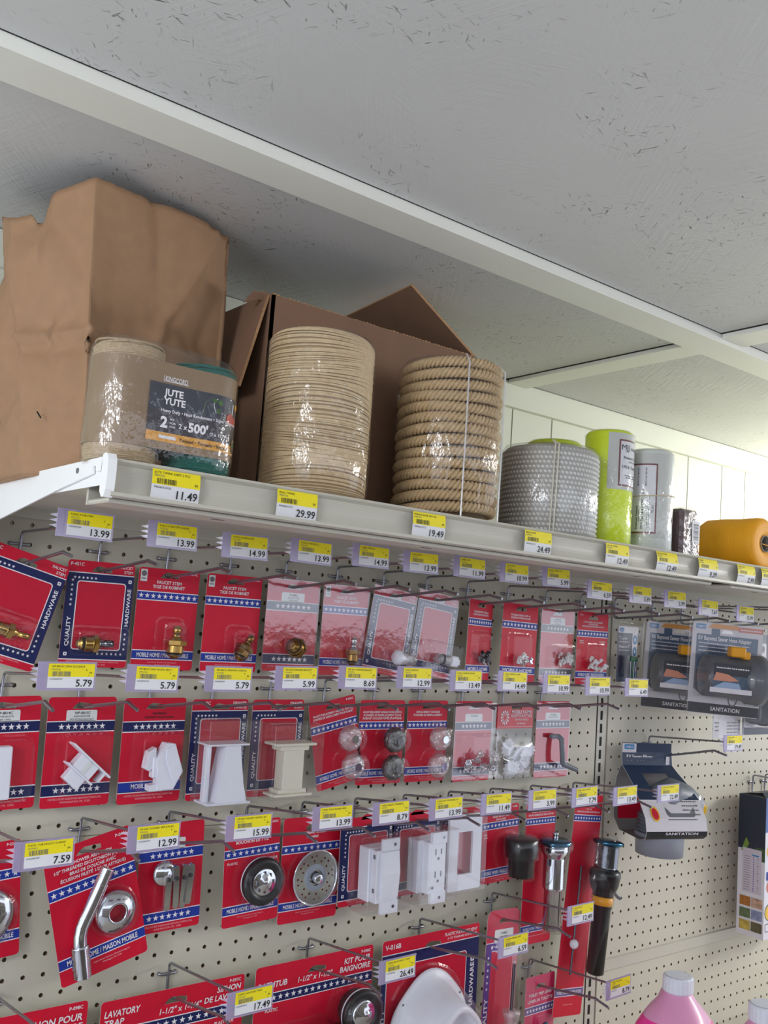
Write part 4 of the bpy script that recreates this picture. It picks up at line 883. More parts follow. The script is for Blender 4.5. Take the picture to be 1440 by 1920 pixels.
for n, r, o, hr in ((24, 1.22, 0, .062), (12, .95, .13, .062)):
    for i in range(n):
        if n == 24 and i % 3 == 2: continue
        a = 2 * PI * i / n + o; holes.append([(r * math.cos(a) + hr * math.cos(q * PI / 4), r * math.sin(a) + hr * math.sin(q * PI / 4)) for q in range(8)])
mb.plate(ring, -.22, -.18, CHROME, holes); ringdisc(mb, ((.1, 1.5), (.25, 1.6), (.34, 1.6), (.3, 1.5), (.22, 1.48)), CHROME, 48)
ringdisc(mb, ((.22, .78), (.3, .72), (.32, .6), (.3, .45)), GREYLT, 32); ringdisc(mb, ((.3, .35), (.5, .3), (.62, .3), (.66, .22), (.66, .02)), CHROME, 20); mb.build('basket_strainer', t)
mb = MB(); dome(mb, .15, -2.85, 1.66, 1.0); mb.build('blister', t)
BOXN = mat('card_navy_dim', (44, 48, 84), .4, coat=.3)
t = carton('rocker_switch_box', 'navy framed card with a white rocker switch in a clear box', 'hardware pack', 3, -25.35, -1.7, z=-5.55, roll=.03)
mb = MB(); styleA(mb, 4.1, .05, -5.1, 'E-100C', ('',)); mb.build('backing_card', t)
mb = MB(); mb.at(.15, -1.0, -2.95)
mb.box(-.9, .9, -.2, .8, -1.7, 1.4, WPL, .05); mb.box(-.72, .95, -.75, -.2, -1.7, 1.35, WPL, .04); mb.box(-.35, .95, -.85, -.6, 1.3, 2.0, WPL, .03); mb.box(-.35, .95, -.85, -.6, -2.35, -1.6, WPL, .03)
mb.add([(-.4, -.86, -1.45), (.9, -.86, -1.45), (.9, -1.0, 0), (-.4, -1.0, 0), (.9, -.86, 1.25), (-.4, -.86, 1.25), (-.4, -.7, -1.45), (.9, -.7, -1.45), (.9, -.7, 1.25), (-.4, -.7, 1.25)], [(0, 1, 2, 3), (3, 2, 4, 5), (0, 3, 5, 9, 6), (1, 2, 4, 8, 7), (5, 4, 8, 9), (0, 1, 7, 6)], WPL)
for z in (1.65, -1.95): mb.lathe([(0, 0), (0, 0)], WPL, 3) if 0 else mb.disc(.55, z, .1, CHROMED, -.87, 12)
for z in (.85, -1.1): mb.add([(-.735, -.6, z), (-.735, -.4, z), (-.735, -.4, z + .25), (-.735, -.6, z + .25)], [(0, 1, 2, 3)], GREYDK)
mb.build('rocker_switch', t)
mb = MB(); mb.box(-1.35, 1.95, -2.0, -.04, -5.2, -.9, CLEARB, .04); mb.build('clear_box', t)
t = carton('outlet_box', 'navy framed card with a white electrical outlet in a clear box', 'hardware pack', 3, -21.4, -1.7, z=-5.55, roll=.03)
mb = MB(); styleA(mb, 4.1, .05, -5.0, 'E-102C', ('',)); mb.build('backing_card', t)
mb = MB(); mb.at(.1, -1.0, -2.85)
mb.box(-.95, .9, -.2, .8, -1.75, 1.45, WPL, .05); mb.box(-.6, .85, -.8, -.2, -1.7, 1.4, WPL, .04); mb.box(-.35, .85, -.9, -.6, 1.3, 2.0, WPL, .03); mb.box(-.35, .85, -.9, -.6, -2.3, -1.6, WPL, .03)
for z in (.6, -.75):
    mb.rect(-.05, .03, z, z + .38, -.815, GREYDK); mb.rect(.42, .5, z + .02, z + .36, -.815, GREYDK); mb.disc(.22, z - .22, .09, GREYDK, -.815, 10)
for x, z in ((.55, 1.65), (-.3, -1.3), (.3, -1.95)): mb.disc(x, z, .1, CHROMED, -.915, 12)
mb.build('outlet', t)
mb = MB(); mb.box(-1.4, 1.95, -1.95, -.04, -5.1, -.8, CLEARB, .04); mb.build('clear_box', t)
t = carton('wall_plate_pack', 'white rectangular wall plate with open centre over a red card', 'hardware pack', 3, -17.45, -1.6, z=-5.75, roll=.02)
mb = MB(); styleA(mb, 3.5, .2, -4.95, '', ('',)); mb.build('backing_card', t)
mb = MB(); mb.at(-.0, -.35, -2.55); mb.plate(rrect(-1.45, 1.45, -2.35, 2.45, .12), -.18, 0, WPL, [rrect(-.66, .66, -1.35, 1.35, .04)]); mb.build('wall_plate', t)
mb = MB(); mb.box(-1.9, 1.75, -.75, -.04, -5.05, .05, CLEARB, .04); mb.build('clear_box', t)
t = carton('pipe_adapter_pack', 'card with a stepped black pipe adapter bulging from its blister', 'hardware pack', 3, -13.5, -1.4, z=-5.98, roll=.04)
mb = MB(); styleB(mb, w=3.55, top=.35, bot=-4.75, title=('ADAPTER FITTING', 'RACCORD'), z1=-.75, z2=-3.85, code='P-408C', th=.14); mb.text('ABS', -1.6, -1.5, .12, WHITE, al='l'); mb.text('Plastic', -1.6, -1.68, .1, WHITE, al='l'); mb.build('backing_card', t)
mb = MB(); mb.at(.75, -1.25, -2.7)
mb.lathe([(-1.5, .6), (-1.5, .82), (-.35, .85), (-.3, 1.0), (-.15, 1.08), (.25, 1.1), (.3, 1.12), (.95, 1.1), (1.02, 1.0), (1.02, .2)], BLKPL, 28, ripple=lambda a, h: (.02 * math.cos(14 * a)) if h < -.3 else 0); mb.build('pipe_adapter', t)
mb = MB(); mb.at(.75, -1.25, -2.7); mb.lathe([(-1.7, .7), (-1.65, .95), (-.5, 1.0), (-.3, 1.2), (1.0, 1.25), (1.2, 1.0), (1.22, .1)], BLIS, 24); mb.reset(); dome(mb, .6, -2.6, 1.5, .3); mb.build('blister', t)
t = carton('tailpiece_pack', 'tall card with a chrome threaded tailpiece topped by a blue chrome flange', 'hardware pack', 3, -9.4, -1.4, z=-6.0, roll=0.0)
mb = MB(); card_shape(mb, 3.1, .35, -9.35); y = -.02
mb.text('DRAIN TAILPIECE WITH', 0, -.3, .13, WHITE, y, w=2.6); mb.text('DRAIN ASSEMBLEE EN DEUX PARTIES', 0, -.52, .13, WHITE, y, w=2.6); stripe(mb, -1.54, 1.54, -1.15, -.78, BLUE); starrow(mb, -1.5, 1.5, -.97, 10, .13)
stripe(mb, -1.54, 1.54, -8.5, -8.1, BLUE); mb.text('MOBILE HOME / MAISON MOBILE', 0, -8.3, .2, WHITE, y, w=2.6, al='f'); mb.text('United States Hardware Manufacturing, Inc.', 0, -8.8, .07, PINKW, y); mb.build('backing_card', t)
mb = MB(); mb.at(.25, -1.2, 0); p = [(-8.1, .55), (-8.1, .62), (-5.4, .62), (-5.35, .72)]
for i in range(16): p += [(-5.3 + i * .135, .70), (-5.23 + i * .135, .77)]
p += [(-3.1, .78), (-2.9, .95), (-2.35, .98), (-2.3, .8)]
mb.lathe(p, CHROME, 26); mb.build('tailpiece', t)
mb = MB(); mb.at(.25, -1.2, 0); mb.lathe([(-2.4, .9), (-2.3, 1.15), (-2.12, 1.2), (-1.98, .95), (-1.95, .4), (-1.93, .05)], BLUECH, 28); mb.build('flange', t)
mb = MB(); mb.at(.25, -1.2, -1.95); mb.lathe([(0, .2), (.1, .22), (.2, .16), (.3, .24), (.42, .2), (.45, .02)], CHROME, 12); mb.build('knob', t)
mb = MB(); mb.at(.25, -1.2, 0); mb.lathe([(-8.3, .1), (-8.28, .7), (-5.2, .8), (-3.2, .9), (-2.9, 1.1), (-2.6, 1.3), (-2.2, 1.35), (-1.8, 1.1), (-1.4, .3), (-1.38, .02)], BLIS, 20); mb.build('blister', t)
t = carton('popup_drain_pack', 'very tall leaning card with a long black pop-up drain and white ball rod', 'hardware pack', 3, -4.5, -1.7, z=-5.85, roll=-.1)
mb = MB(); card_shape(mb, 3.1, .5, -15.0, slot=False); y = -.02
for i, s in enumerate(('POP-UP ASSEMBLY', '1 1/4" x 6"', 'DRAIN DE LAVABO AVEC TRINGLE')): mb.text(s, 0, -.35 - i * .2, .12, WHITE, y, w=2.6)
stripe(mb, -1.54, 1.54, -1.4, -1.02, BLUE); starrow(mb, -1.5, 1.5, -1.21, 10, .13); stripe(mb, -1.54, 1.54, -13.6, -13.15, mat('card_violet', (90, 60, 140), .4, coat=.3)); mb.text('MOBILE HOME / MAISON MOBILE', 0, -13.37, .22, WHITE, y, w=2.7, al='f'); mb.text('United States Hardware', 0, -14.2, .08, PINKW, y); mb.build('backing_card', t)
mb = MB(); mb.at(.95, -1.35, 0); p = [(-11.8, .45), (-11.7, .62), (-7.2, .68), (-7.2, .74), (-6.1, .78), (-6.0, .9), (-5.6, 1.05), (-5.1, 1.1), (-4.95, 1.15), (-4.6, 1.1), (-4.45, .85)]
mb.lathe(p, BLKPL, 26); mb.build('drain_body', t)
mb = MB(); mb.at(.95, -1.35, 0); p = [(-4.9, 1.1), (-4.6, 1.05), (-4.4, .85)]
for i in range(12): p += [(-4.4 + i * .13, .80), (-4.335 + i * .13, .85)]
mb.lathe(p + [(-2.7, .8)], CHROMED, 26); mb.build('threaded_neck', t)
mb = MB(); mb.at(.95, -1.35, 0); mb.lathe([(-2.85, .8), (-2.75, 1.05), (-2.55, 1.15), (-2.45, .9), (-2.42, .02)], BLUECH, 28); mb.build('flange', t)
mb = MB(); mb.at(.95, -1.35, 0); mb.lathe([(-7.0, .74), (-7.0, .75), (-6.4, .79), (-6.4, .77)], ORANGE, 26); mb.build('orange_band', t)
mb = MB(); mb.tube([(-.75, -.5, -4.5), (-.7, -.5, -12.0)], .08, CHROMED, 8); mb.build('lift_rod', t)
mb = MB(); mb.at(-.7, -.55, -9.9); mb.lathe([(-.33 * math.cos(i * PI / 10), max(.33 * math.sin(i * PI / 10), .001)) for i in range(11)], WPL, 18); mb.build('ball', t)
mb = MB(); mb.tube([(1.7, -1.5, -5.9), (2.2, -1.7, -6.4), (2.35, -1.9, -6.5)], .12, GREYPL, 8); mb.build('lever', t)
mb = MB(); mb.at(.8, -.8, 0); mb.lathe([(-12.2, .1), (-12.1, .9), (-9.0, 1.2), (-6.5, 1.4), (-5.4, 1.55), (-4.8, 1.5), (-4.3, 1.25), (-2.8, 1.3), (-2.2, 1.2), (-2.0, .5), (-1.98, .02)], BLIS, 22); mb.build('blister', t)

# ================================================================ bottom row
t = carton('tub_trap_pack', 'wide red P-098C card cut off at the bottom left corner', 'hardware pack', 4, -46.2, -1.4, z=-14.1, roll=.01)
mb = MB(); card_shape(mb, 8.3, .7, -8.5); mb.text('P-098C', 3.9, .45, .17, WHITE, al='r'); mb.text('BATHTUB TRAP', -3.9, -.1, .3, WHITE, al='l'); mb.text('SIPHON POUR', 3.9, .0, .33, WHITE, al='r', w=3.4, bold=.02, shear=.15); mb.text('BAIGNOIRE', 3.9, -.45, .33, WHITE, al='r', w=2.4, bold=.02, shear=.15)
stripe(mb, -4.13, 4.13, -1.4, -.9, NAVY); starrow(mb, -4, 4, -1.15, 18, .17); mb.build('backing_card', t)
t = carton('lavatory_trap_pack', 'wide red LAVATORY TRAP card P-097C with star stripe', 'hardware pack', 4, -37.15, -1.3, z=-14.25, roll=.01)
mb = MB(); card_shape(mb, 8.3, .62, -8.5, sw=1.3); mb.text('LAVATORY', -3.95, -.02, .32, WHITE, al='l', w=1.9, bold=.02, shear=.15); mb.text('TRAP', -3.95, -.47, .32, WHITE, al='l', bold=.02, shear=.15)
mb.text('1-1/2" x 1-1/4"', .3, -.45, .3, WHITE, w=2.4, shear=.15); mb.text('P-097C', 3.9, .4, .17, WHITE, al='r'); mb.text('SIPHON', 3.9, .05, .3, WHITE, al='r', bold=.02, shear=.15); mb.text('DE LAVABO', 3.9, -.38, .3, WHITE, al='r', bold=.02, shear=.15)
stripe(mb, -4.13, 4.13, -1.35, -.85, NAVY); starrow(mb, -4, 4, -1.1, 17, .18); mb.text('PLASTIQUE', 3.6, -1.7, .17, WHITE, al='r'); mb.build('backing_card', t)
mb = MB(); mb.at(-.5, -1.0, -4.5); mb.tube([(-2.4, 0, .8), (-2.4, 0, -.6), (-1.9, 0, -1.5), (-1, 0, -1.8), (0, 0, -1.4), (.3, 0, -.5), (.8, 0, .3), (2.2, 0, .5)], .62, BLKPL, 16); mb.build('black_trap', t)
mb = MB(); blister(mb, -3.6, 2.6, -7.6, -2.2, 1.9, .6); mb.build('blister', t)
t = carton('bathtub_kit_pack', 'wide red BATHTUB kit card P-098C with chrome strainer and black elbow', 'hardware pack', 4, -28.1, -1.3, z=-14.1, roll=.015)
mb = MB(); card_shape(mb, 8.35, .7, -8.5, sw=1.3); mb.text('BATHTUB', -4.0, -.35, .32, WHITE, al='l', bold=.02, shear=.15); mb.text('1-1/2" x 1-1/2"', -.1, -.4, .3, WHITE, w=2.4, shear=.15); mb.text('P-098C', 3.95, .42, .17, WHITE, al='r')
mb.text('KIT POUR', 3.95, .05, .32, WHITE, al='r', bold=.02, shear=.15); mb.text('BAIGNOIRE', 3.95, -.4, .32, WHITE, al='r', w=2.6, bold=.02, shear=.15); stripe(mb, -4.15, 4.15, -1.35, -.85, NAVY); starrow(mb, -4, 4, -1.1, 18, .18); mb.text('PLASTIC', -3.0, -1.75, .17, WHITE); mb.build('backing_card', t)
mb = MB(); mb.at(2.6, -1.1, -2.6, rz=-.1); ringdisc(mb, ((0, 1.35), (.08, 1.38), (.08, 1.25)), WPL); ringdisc(mb, ((-.8, 1.1), (0, 1.15), (.1, 1.35), (.25, 1.38), (.4, 1.3), (.45, 1.05), (.35, .8), (.2, .78)), RUBBER); mb.build('rubber_rim', t)
mb = MB(); mb.at(2.6, -1.3, -2.6); ringdisc(mb, ((0, .82), (.12, .84), (.24, .7), (.16, .55), (.34, .42), (.3, .3), (.5, .2), (.5, .02)), CHROME, 30); mb.build('chrome_basket', t)
mb = MB(); mb.at(.2, -1.0, -4.0); mb.tube([(-2.8, 0, -2), (-2.6, 0, -.8), (-2, 0, .0), (-1, 0, .25), (1.2, 0, .1)], .8, BLKPL, 18); mb.lathe([(1.0, .9), (1.1, 1.0), (1.5, 1.0), (1.5, .7)], CHROMED, 24, axis='x'); mb.build('black_elbow', t)
mb = MB(); dome(mb, 2.55, -2.6, 1.55, 2.0); blister(mb, -3.6, 1.2, -7.6, -2.7, 2.0, .9, inset=.3); mb.build('blister', t)
t = carton('plumbing_vent_pack', 'wide red V-016B card with a large white dome vent and navy HARDWARE edge', 'hardware pack', 4, -19.1, -1.4, z=-14.0, roll=.012)
mb = MB(); card_shape(mb, 8.3, .75, -9.0, sw=1.4); mb.text('V-016B', -3.95, .35, .3, WHITE, al='l', bold=.02); mb.text('PLASTIC PLUMBING VENT', 3.9, .42, .2, WHITE, al='r', w=2.9, shear=.15); mb.text('(1-1/2" STANDARD PLASTIC PIPE)', 3.9, .15, .13, WHITE, al='r', w=2.9)
mb.rect(-4.14, 4.14, -8.6, -.1, -.006, WHITE); mb.rect(-4.14, 4.14, -8.6, -.15, -.012, NAVY); mb.poly(rrect(-3.75, 3.05, -8.2, -.85, .2), -.018, WHITE); mb.poly(rrect(-3.7, 3.0, -8.15, -.9, .17), -.024, REDW)
mb.text('HARDWARE', 3.58, -3.2, .34, WHITE, -.03, rot=PI / 2, w=3.0, al='f', bold=.02); mb.poly(rrect(3.42, 3.74, -1.62, -1.3, .05, 2), -.03, WHITE); mb.star(3.58, -1.46, .12, NAVY, -.036); mb.text('QUALITY', -3.93, -4.5, .26, WHITE, -.03, rot=PI / 2, w=2.4, al='f', bold=.02); mb.build('backing_card', t)
mb = MB(); mb.at(-.35, -.3, -4.5)
mb.loft([[(r * (1 + .05 * math.cos(4 * 2 * PI * i / 48)) * math.cos(2 * PI * i / 48) + sh, -h, r * (1 + .05 * math.cos(4 * 2 * PI * i / 48)) * math.sin(2 * PI * i / 48)) for i in range(48)] for h, r, sh in ((0, 3.0, 0), (.12, 3.05, 0), (.22, 2.9, 0), (.3, 2.6, 0), (.9, 2.3, .05), (1.9, 1.95, .1), (2.9, 1.75, .15), (3.05, 1.6, .15), (3.05, 1.35, .15), (2.9, 1.3, .15), (2.2, 1.2, .15), (2.2, .05, .15))], WPL, smooth=True); 
for i in range(6): a = .5 + i * PI / 3; mb.disc(2.78 * math.cos(a), 2.78 * math.sin(a), .08, GREYP, -.27, 10)
mb.build('white_vent', t)
mb = MB(); mb.reset(); dome(mb, -.35, -4.5, 3.25, 3.4, rings=((1.05, 0), (1.0, .03), (.97, .12), (.85, .3), (.72, .75), (.62, .97), (.3, 1.0))); mb.build('blister', t)
PINKC = mat('card_magenta', (208, 30, 92), .38, coat=.3); VIOL = mat('card_violet', (90, 60, 140), .4, coat=.3)
t = carton('faucet_pack', 'pink striped QUALITY card with a chrome faucet valve in clear plastic', 'hardware pack', 4, -12.75, -1.5, z=-13.35, yaw=0, roll=-.02)
mb = MB(); card_shape(mb, 3.1, .75, -9.5, m=mat('card_rose', (204, 40, 70), .38, coat=.3), r=.5, sw=.9); mb.poly(rrect(-.8, 1.0, -1.35, -.55, .08), -.01, STICK); mb.text('P-120C', .1, -.8, .13, BLACKP); mb.text('FAUCET', .1, -1.05, .13, BLACKP)
stripe(mb, -1.53, 1.53, -1.9, -1.4, VIOL); starrow(mb, -1.2, 1.4, -1.65, 6, .17); mb.rect(-1.53, -1.0, -9.4, -1.9, -.012, VIOL)
for i in range(6): mb.star(-1.27, -2.3 - i * .4, .12, WHITE)
mb.text('QUALITY', -1.27, -6.2, .34, WHITE, rot=PI / 2, w=2.6, al='f', bold=.02); mb.rect(1.05, 1.53, -9.4, -1.9, -.012, mat('card_pinkish', (222, 140, 150), .4)); mb.text('HARDWARE', 1.28, -4.2, .3, WHITE, rot=PI / 2, w=2.8, al='f', bold=.02); mb.build('backing_card', t)
mb = MB(); mb.tube([(.35, -.9, -2.6), (.35, -.9, -5.6)], .12, CHROMED, 10); mb.build('valve_rod', t)
mb = MB(); mb.at(.35, -.9, -6.2); mb.lathe([(-.9, .3), (-.8, .5), (-.3, .52), (-.2, .35), (.2, .55), (.6, .6), (.7, .3)], CRYS, 16, ripple=lambda a, h: .08 * math.cos(6 * a)); mb.build('clear_valve', t)
mb = MB(); mb.at(.35, -.9, -8.2); mb.lathe([(-1.6, .5), (-1.5, .6), (.9, .58), (1.0, .3)], mat('rose_plastic', (214, 90, 110), .3, coat=.4), 16); mb.build('rose_handle', t)
mb = MB(); blister(mb, -.4, 1.9, -9.4, -2.3, 1.6, .3); mb.build('blister', t)
t = carton('trip_lever_pack', 'magenta TOILET TRIP LEVER card beside the pink jug', 'hardware pack', 4, -8.6, -1.4, z=-18.35, roll=.02)
mb = MB(); card_shape(mb, 3.0, .75, -6.0, m=PINKC); mb.text('TOILET TRIP LEVER', 0, -.5, .2, WHITE, w=2.5, bold=.02, shear=.1); mb.text('LEVIER DE TOILETTE', 0, -.9, .2, WHITE, w=2.6, bold=.02, shear=.1); stripe(mb, -1.48, 1.48, -1.75, -1.3, VIOL); starrow(mb, -1.4, 1.4, -1.53, 9, .15); mb.build('backing_card', t)
mb = MB(); mb.at(.35, -.5, -3.4, ry=-.25); mb.box(-.25, .25, -.2, .2, -1.6, 1.1, BLUECH, .12); mb.build('trip_lever', t)
mb = MB(); blister(mb, -.4, 1.2, -5.2, -2.1, .9, .3); mb.build('blister', t)

# ---- sewer elbow, wrapped in a card sleeve
t = thing('sewer_elbow_pack', 'grey sewer elbow with threaded adapter wrapped in a blue and white card sleeve', 'sewer elbow', 2.4, -1.6, -2.25, yaw=-.33)
PIPE = GREYLT
mb = MB(); NV2 = mat('sleeve_navy', (34, 54, 84), .42, coat=.2); SLIN = mat('sleeve_inside', (128, 124, 124), .7); BLK2 = mat('sleeve_black', (32, 32, 36), .45)
def sleeve(prof, hw, segs):
    for k in range(len(prof) - 1):
        (z0, y0, w0), (z1, y1, w1) = prof[k], prof[k + 1]; m = segs[k]
        spans = [(-1, 1)] if m is not NV2 or k < 3 else [(-1, -.45), (.5, 1)]   # window through which the elbow shows
        for s0, s1 in spans:
            mb.add([(s0 * w0, y0, z0), (s1 * w0, y0, z0), (s1 * w1, y1, z1), (s0 * w1, y1, z1)], [(0, 1, 2, 3)], m)
            mb.add([(s0 * w0, y0 + .06, z0), (s1 * w0, y0 + .06, z0), (s1 * w1, y1 + .06, z1), (s0 * w1, y1 + .06, z1)], [(0, 1, 2, 3)], SLIN)
        for s in (-1, 1): mb.add([(s * w0, y0, z0), (s * w0, y0 + .06, z0), (s * w1, y1 + .06, z1), (s * w1, y1, z1)], [(0, 1, 2, 3)], PALE)
front = [(.5, 0, 2.3), (-.2, 0, 2.3), (-1.2, -.15, 2.3), (-1.7, -.9, 2.35), (-2.4, -2.0, 2.5), (-3.3, -3.1, 2.7), (-4.5, -4.0, 2.7), (-5.4, -4.2, 2.7), (-5.75, -4.15, 2.7), (-6.0, -3.9, 2.6), (-6.25, -3.0, 2.4)]
sleeve(front, 0, [NV2, NV2, NV2, NV2, NV2, PALE, PALE, BLK2, BLK2, SLIN])
back = [(-1.3, .1, 2.3), (-2.2, .3, 2.5), (-3.4, .4, 2.6), (-5.2, .3, 2.6), (-6.1, -.2, 2.4), (-6.25, -3.0, 2.4)]
sleeve(back, 0, [SLIN] * 5)
mb.rect(-2.28, -1.0, -.25, .45, -.02, PALE); mb.poly(rrect(-2.1, -1.2, .0, .38, .06), -.03, CYAN); mb.text('CAMCO', -1.65, .19, .18, WHITE, -.04, w=.75)
mb.text('RV Sewer Elbow', -1.9, -.55, .3, WHITE, -.06, al='l', w=2.4, bold=.02); mb.text('& 4-in-1 Adapter', -1.9, -.98, .3, WHITE, -.1, al='l', w=2.3, bold=.02); mb.poly(rrect(1.7, 2.05, -1.2, -.5, .1), -.14, PALE)
def lay(p):
    z = p.z; 
    for (z0, y0, w0), (z1, y1, w1) in zip(front, front[1:]):
        if z1 <= z <= z0: return Vector((p.x, y0 + (y1 - y0) * (z0 - z) / (z0 - z1) + p.y, z))
    return p
mb.warp = lay; mb.text('SANITATION', .4, -5.55, .2, WHITE, -.04, w=2.9, al='f'); mb.poly([(-1.75 + .38 * math.cos(i * PI / 8), -4.2 + .5 * math.sin(i * PI / 8)) for i in range(16)], -.04, YELLOWPL); mb.poly([(-1.75 + .28 * math.cos(i * PI / 8), -4.2 + .38 * math.sin(i * PI / 8)) for i in range(16)], -.055, RED)
for k in range(5): mb.scrib(.9, 2.3, -3.1 - k * .28, .1, GREYP, -.04, 50 + k)
mb.poly([(-.7, -4.6), (-.7, -3.75), (-.3, -4.15), (1.4, -4.15), (1.9, -3.75), (1.9, -4.6)], -.03, GREYDK); mb.warp = None
mb.add([(-2.3, .28, -3.2), (-2.3, .22, -5.4), (1.5, .22, -5.4), (1.5, .28, -3.2)], [(0, 1, 2, 3)], RED)
mb.build('card_sleeve', t)
mb = MB(); mb.at(.1, -1.9, -5.0)
mb.lathe([(-2.55, 1.55), (-2.55, 1.78), (-1.3, 1.82), (-1.2, 1.9), (-1.0, 1.9), (-.95, 1.6)], PIPE, 40, cap=False); mb.lathe([(-2.55, 1.55), (-1.4, 1.5)], GREYDK, 40)
p = []
for i in range(5): p += [(-.95 + i * .28, 1.55), (-.85 + i * .28, 1.72), (-.75 + i * .28, 1.72), (-.68 + i * .28, 1.55)]
mb.lathe(p, GREYPL, 36); mb.build('threaded_adapter', t)
mb = MB(); mb.at(.1, -1.9, -4.2)
mb.tube([(0, 0, -.6), (0, 0, .2), (.3, 0, .75), (1.0, .1, 1.05), (2.2, .3, .7), (3.2, .5, .0)], [1.5, 1.5, 1.4, 1.3, 1.2, 1.15], GREYPL, 24); mb.build('elbow', t)
mb = MB(); mb.at(3.0, -1.4, -4.0); mb.lathe([(-1.3, .8), (-.6, 1.2), (.3, 1.3), (.9, 1.0)], CLEARB, 24); mb.build('clear_cap', t)
mb = MB(); mb.at(3.6, -2.0, -4.2, ry=.3); mb.box(-.5, .5, -.4, .4, -.6, .45, YELLOWPL, .15); mb.build('yellow_lug', t)

# ---- carton hanging at the right edge
for k, x in enumerate((20.3, 22.4)):
    t = hook(x, 3, 'steel peg hook over the tall printed carton, %s of the pair' % ('left' if k == 0 else 'right'), -5.2, pin=-5.78)
t = thing('printed_carton', 'tall printed carton with navy top and small photos at the right edge', 'carton', 16.9, -1.0, -18.3)
NVC = mat('carton_navy', (30, 38, 58), .45, coat=.15); CW = mat('carton_white', (226, 224, 232), .45, coat=.15)
def photo(n, a, b): return mat(n, a, .5, var=b, scale=90)
mb = MB(); Wd, D, H = 8.5, -2.55, 11.8
mb.box(0, Wd, D, 0, 0, H, CW)
mb.add([(0, D, H), (Wd, D, H), (Wd, D + .2, H + .55), (0, D + .4, H + .4)], [(0, 1, 2, 3)], NVC); mb.add([(0, 0, H), (Wd, 0, H), (Wd, D + .2, H + .55), (0, D + .4, H + .4)], [(0, 1, 2, 3)], NVC)
def side(y0, y1, z0, z1, m, o=.012): mb.add([(-o, y0, z0), (-o, y1, z0), (-o, y1, z1), (-o, y0, z1)], [(0, 1, 2, 3)], m)
side(D, 0, 7.2, H, NVC); 
mb.add([(-.016, -.3, 7.0), (-.016, -.75, 8.2), (-.016, -1.05, 7.7), (-.016, -.7, 7.0)], [(0, 1, 2, 3)], mat('carton_leaf', (120, 150, 60), .5)); side(D, -1.6, 6.4, 7.5, mat('carton_leaf_dark', (60, 84, 50), .5), .014)
side(-2.25, -.45, 3.6, 7.3, mat('carton_panel', (206, 198, 210), .5), .018)
for i in range(15): side(-1.15 - .02 * (i % 3), -.6, 6.6 - i * .2, 6.64 - i * .2, GREYP, .024); side(-1.55, -1.48, 6.56 - i * .2, 6.66 - i * .2, BLUE, .024); side(-1.95, -1.88, 6.5 - i * .2 + (.06 if i % 3 else 0), 6.6 - i * .2, DKB, .024)
side(-2.0, -1.35, 6.72, 6.84, CYAN, .024)
cols_ = [(150, 96, 40), (176, 140, 120), (86, 100, 70), (120, 130, 160), (196, 150, 70), (90, 84, 60)]
for i in range(6): c = i % 2; r = i // 2; side(-1.3 - c * 1.1, -.28 - c * 1.1, 2.45 - r * 1.0, 3.25 - r * 1.0, photo('carton_photo_%d' % i, cols_[i], .5), .024)
mb.rect(0, Wd, 8.9, H, D - .012, mat('carton_blue', (60, 100, 170), .45, coat=.15))
for z, r, m in ((7.3, .55, YELLOWPL), (5.2, .5, JEAN), (4.3, .5, SAL), (2.2, .7, GREYDK)): mb.disc(.8, z, r, m, D - .012)
mb.disc(.8, 2.2, .6, YELLOWPL, D - .02); mb.rect(.25, 2.2, 4.9, 5.6, D - .02, BLUE); mb.poly(rrect(.2, 1.2, .6, 1.3, .2), D - .014, GREYP); mb.poly(rrect(.27, 1.13, .67, 1.23, .15), D - .02, CW)
mb.build('carton_body', t)

# ---- pink jugs standing in front
PKL = mat('pink_liquid', (250, 60, 160), .35, coat=.2); PKT = mat('frosted_jug_pink', (232, 160, 200), .35, coat=.2, trans=0)
CAPM = mat('white_cap', (226, 230, 240), .4)
for k, (x, y, z, lab) in enumerate(((-7.5, -11.8, -14.5, 'pink liquid jug with white screw cap standing below the long metal rail'), (-6.8, -17.3, -14.5, 'pink liquid jug at the bottom right corner, only cap and shoulder in view'))):
    t = thing('jug', lab, 'jug', x, y, z - 11.6, yaw=.3, group='pink jugs')
    def jug(prof, m, name, sy=.93):
        mb = MB(); L = []
        for h, r, q in prof:
            l = []
            for i in range(40):
                a = 2 * PI * i / 40; c, s = math.cos(a), math.sin(a); n = 2 + q * 2.5
                rr = r / ((abs(c) ** n + abs(s) ** n) ** (1 / n)) if q else r
                l.append((rr * c, rr * s * (sy if r > 1.2 else 1), h))
            L.append(l)
        mb.loft(L, m, cap=True, smooth=True); return mb.build(name, t)
    jug([(9.1, 2.12, .18), (9.2, 2.05, .15), (9.6, 1.75, .1), (10.1, 1.3, 0), (10.45, .95, 0), (10.7, .8, 0)], PKT, 'frosted_shoulder')
    jug([(0, 2.4, .6), (.2, 2.75, .6), (7.3, 2.78, .5), (7.9, 2.72, .4), (8.4, 2.55, .3), (9.1, 2.12, .18)], PKL, 'filled_body')
    mb = MB(); mb.lathe([(10.6, .86), (10.68, .92), (10.7, .94), (11.5, .93), (11.58, .86), (11.6, .02)], CAPM, 48, smooth=False, ripple=lambda a, h: .012 * math.cos(24 * a)); mb.lathe([(11.6, .8), (11.62, .78), (11.62, .02)], CAPM, 32, smooth=False); mb.build('screw_cap', t)
    mb = MB(); mb.tube([(1.3, 0, 9.9), (2.2, 0, 9.7), (2.75, 0, 8.9), (2.9, 0, 7.6)], .35, PKT, 12) if k == 1 else mb.tube([(.6, .6, 10.3), (1.5, 1.2, 9.9), (2.2, 1.7, 9.0), (2.3, 1.8, 7.6)], .35, PKT, 12); mb.build('handle', t)
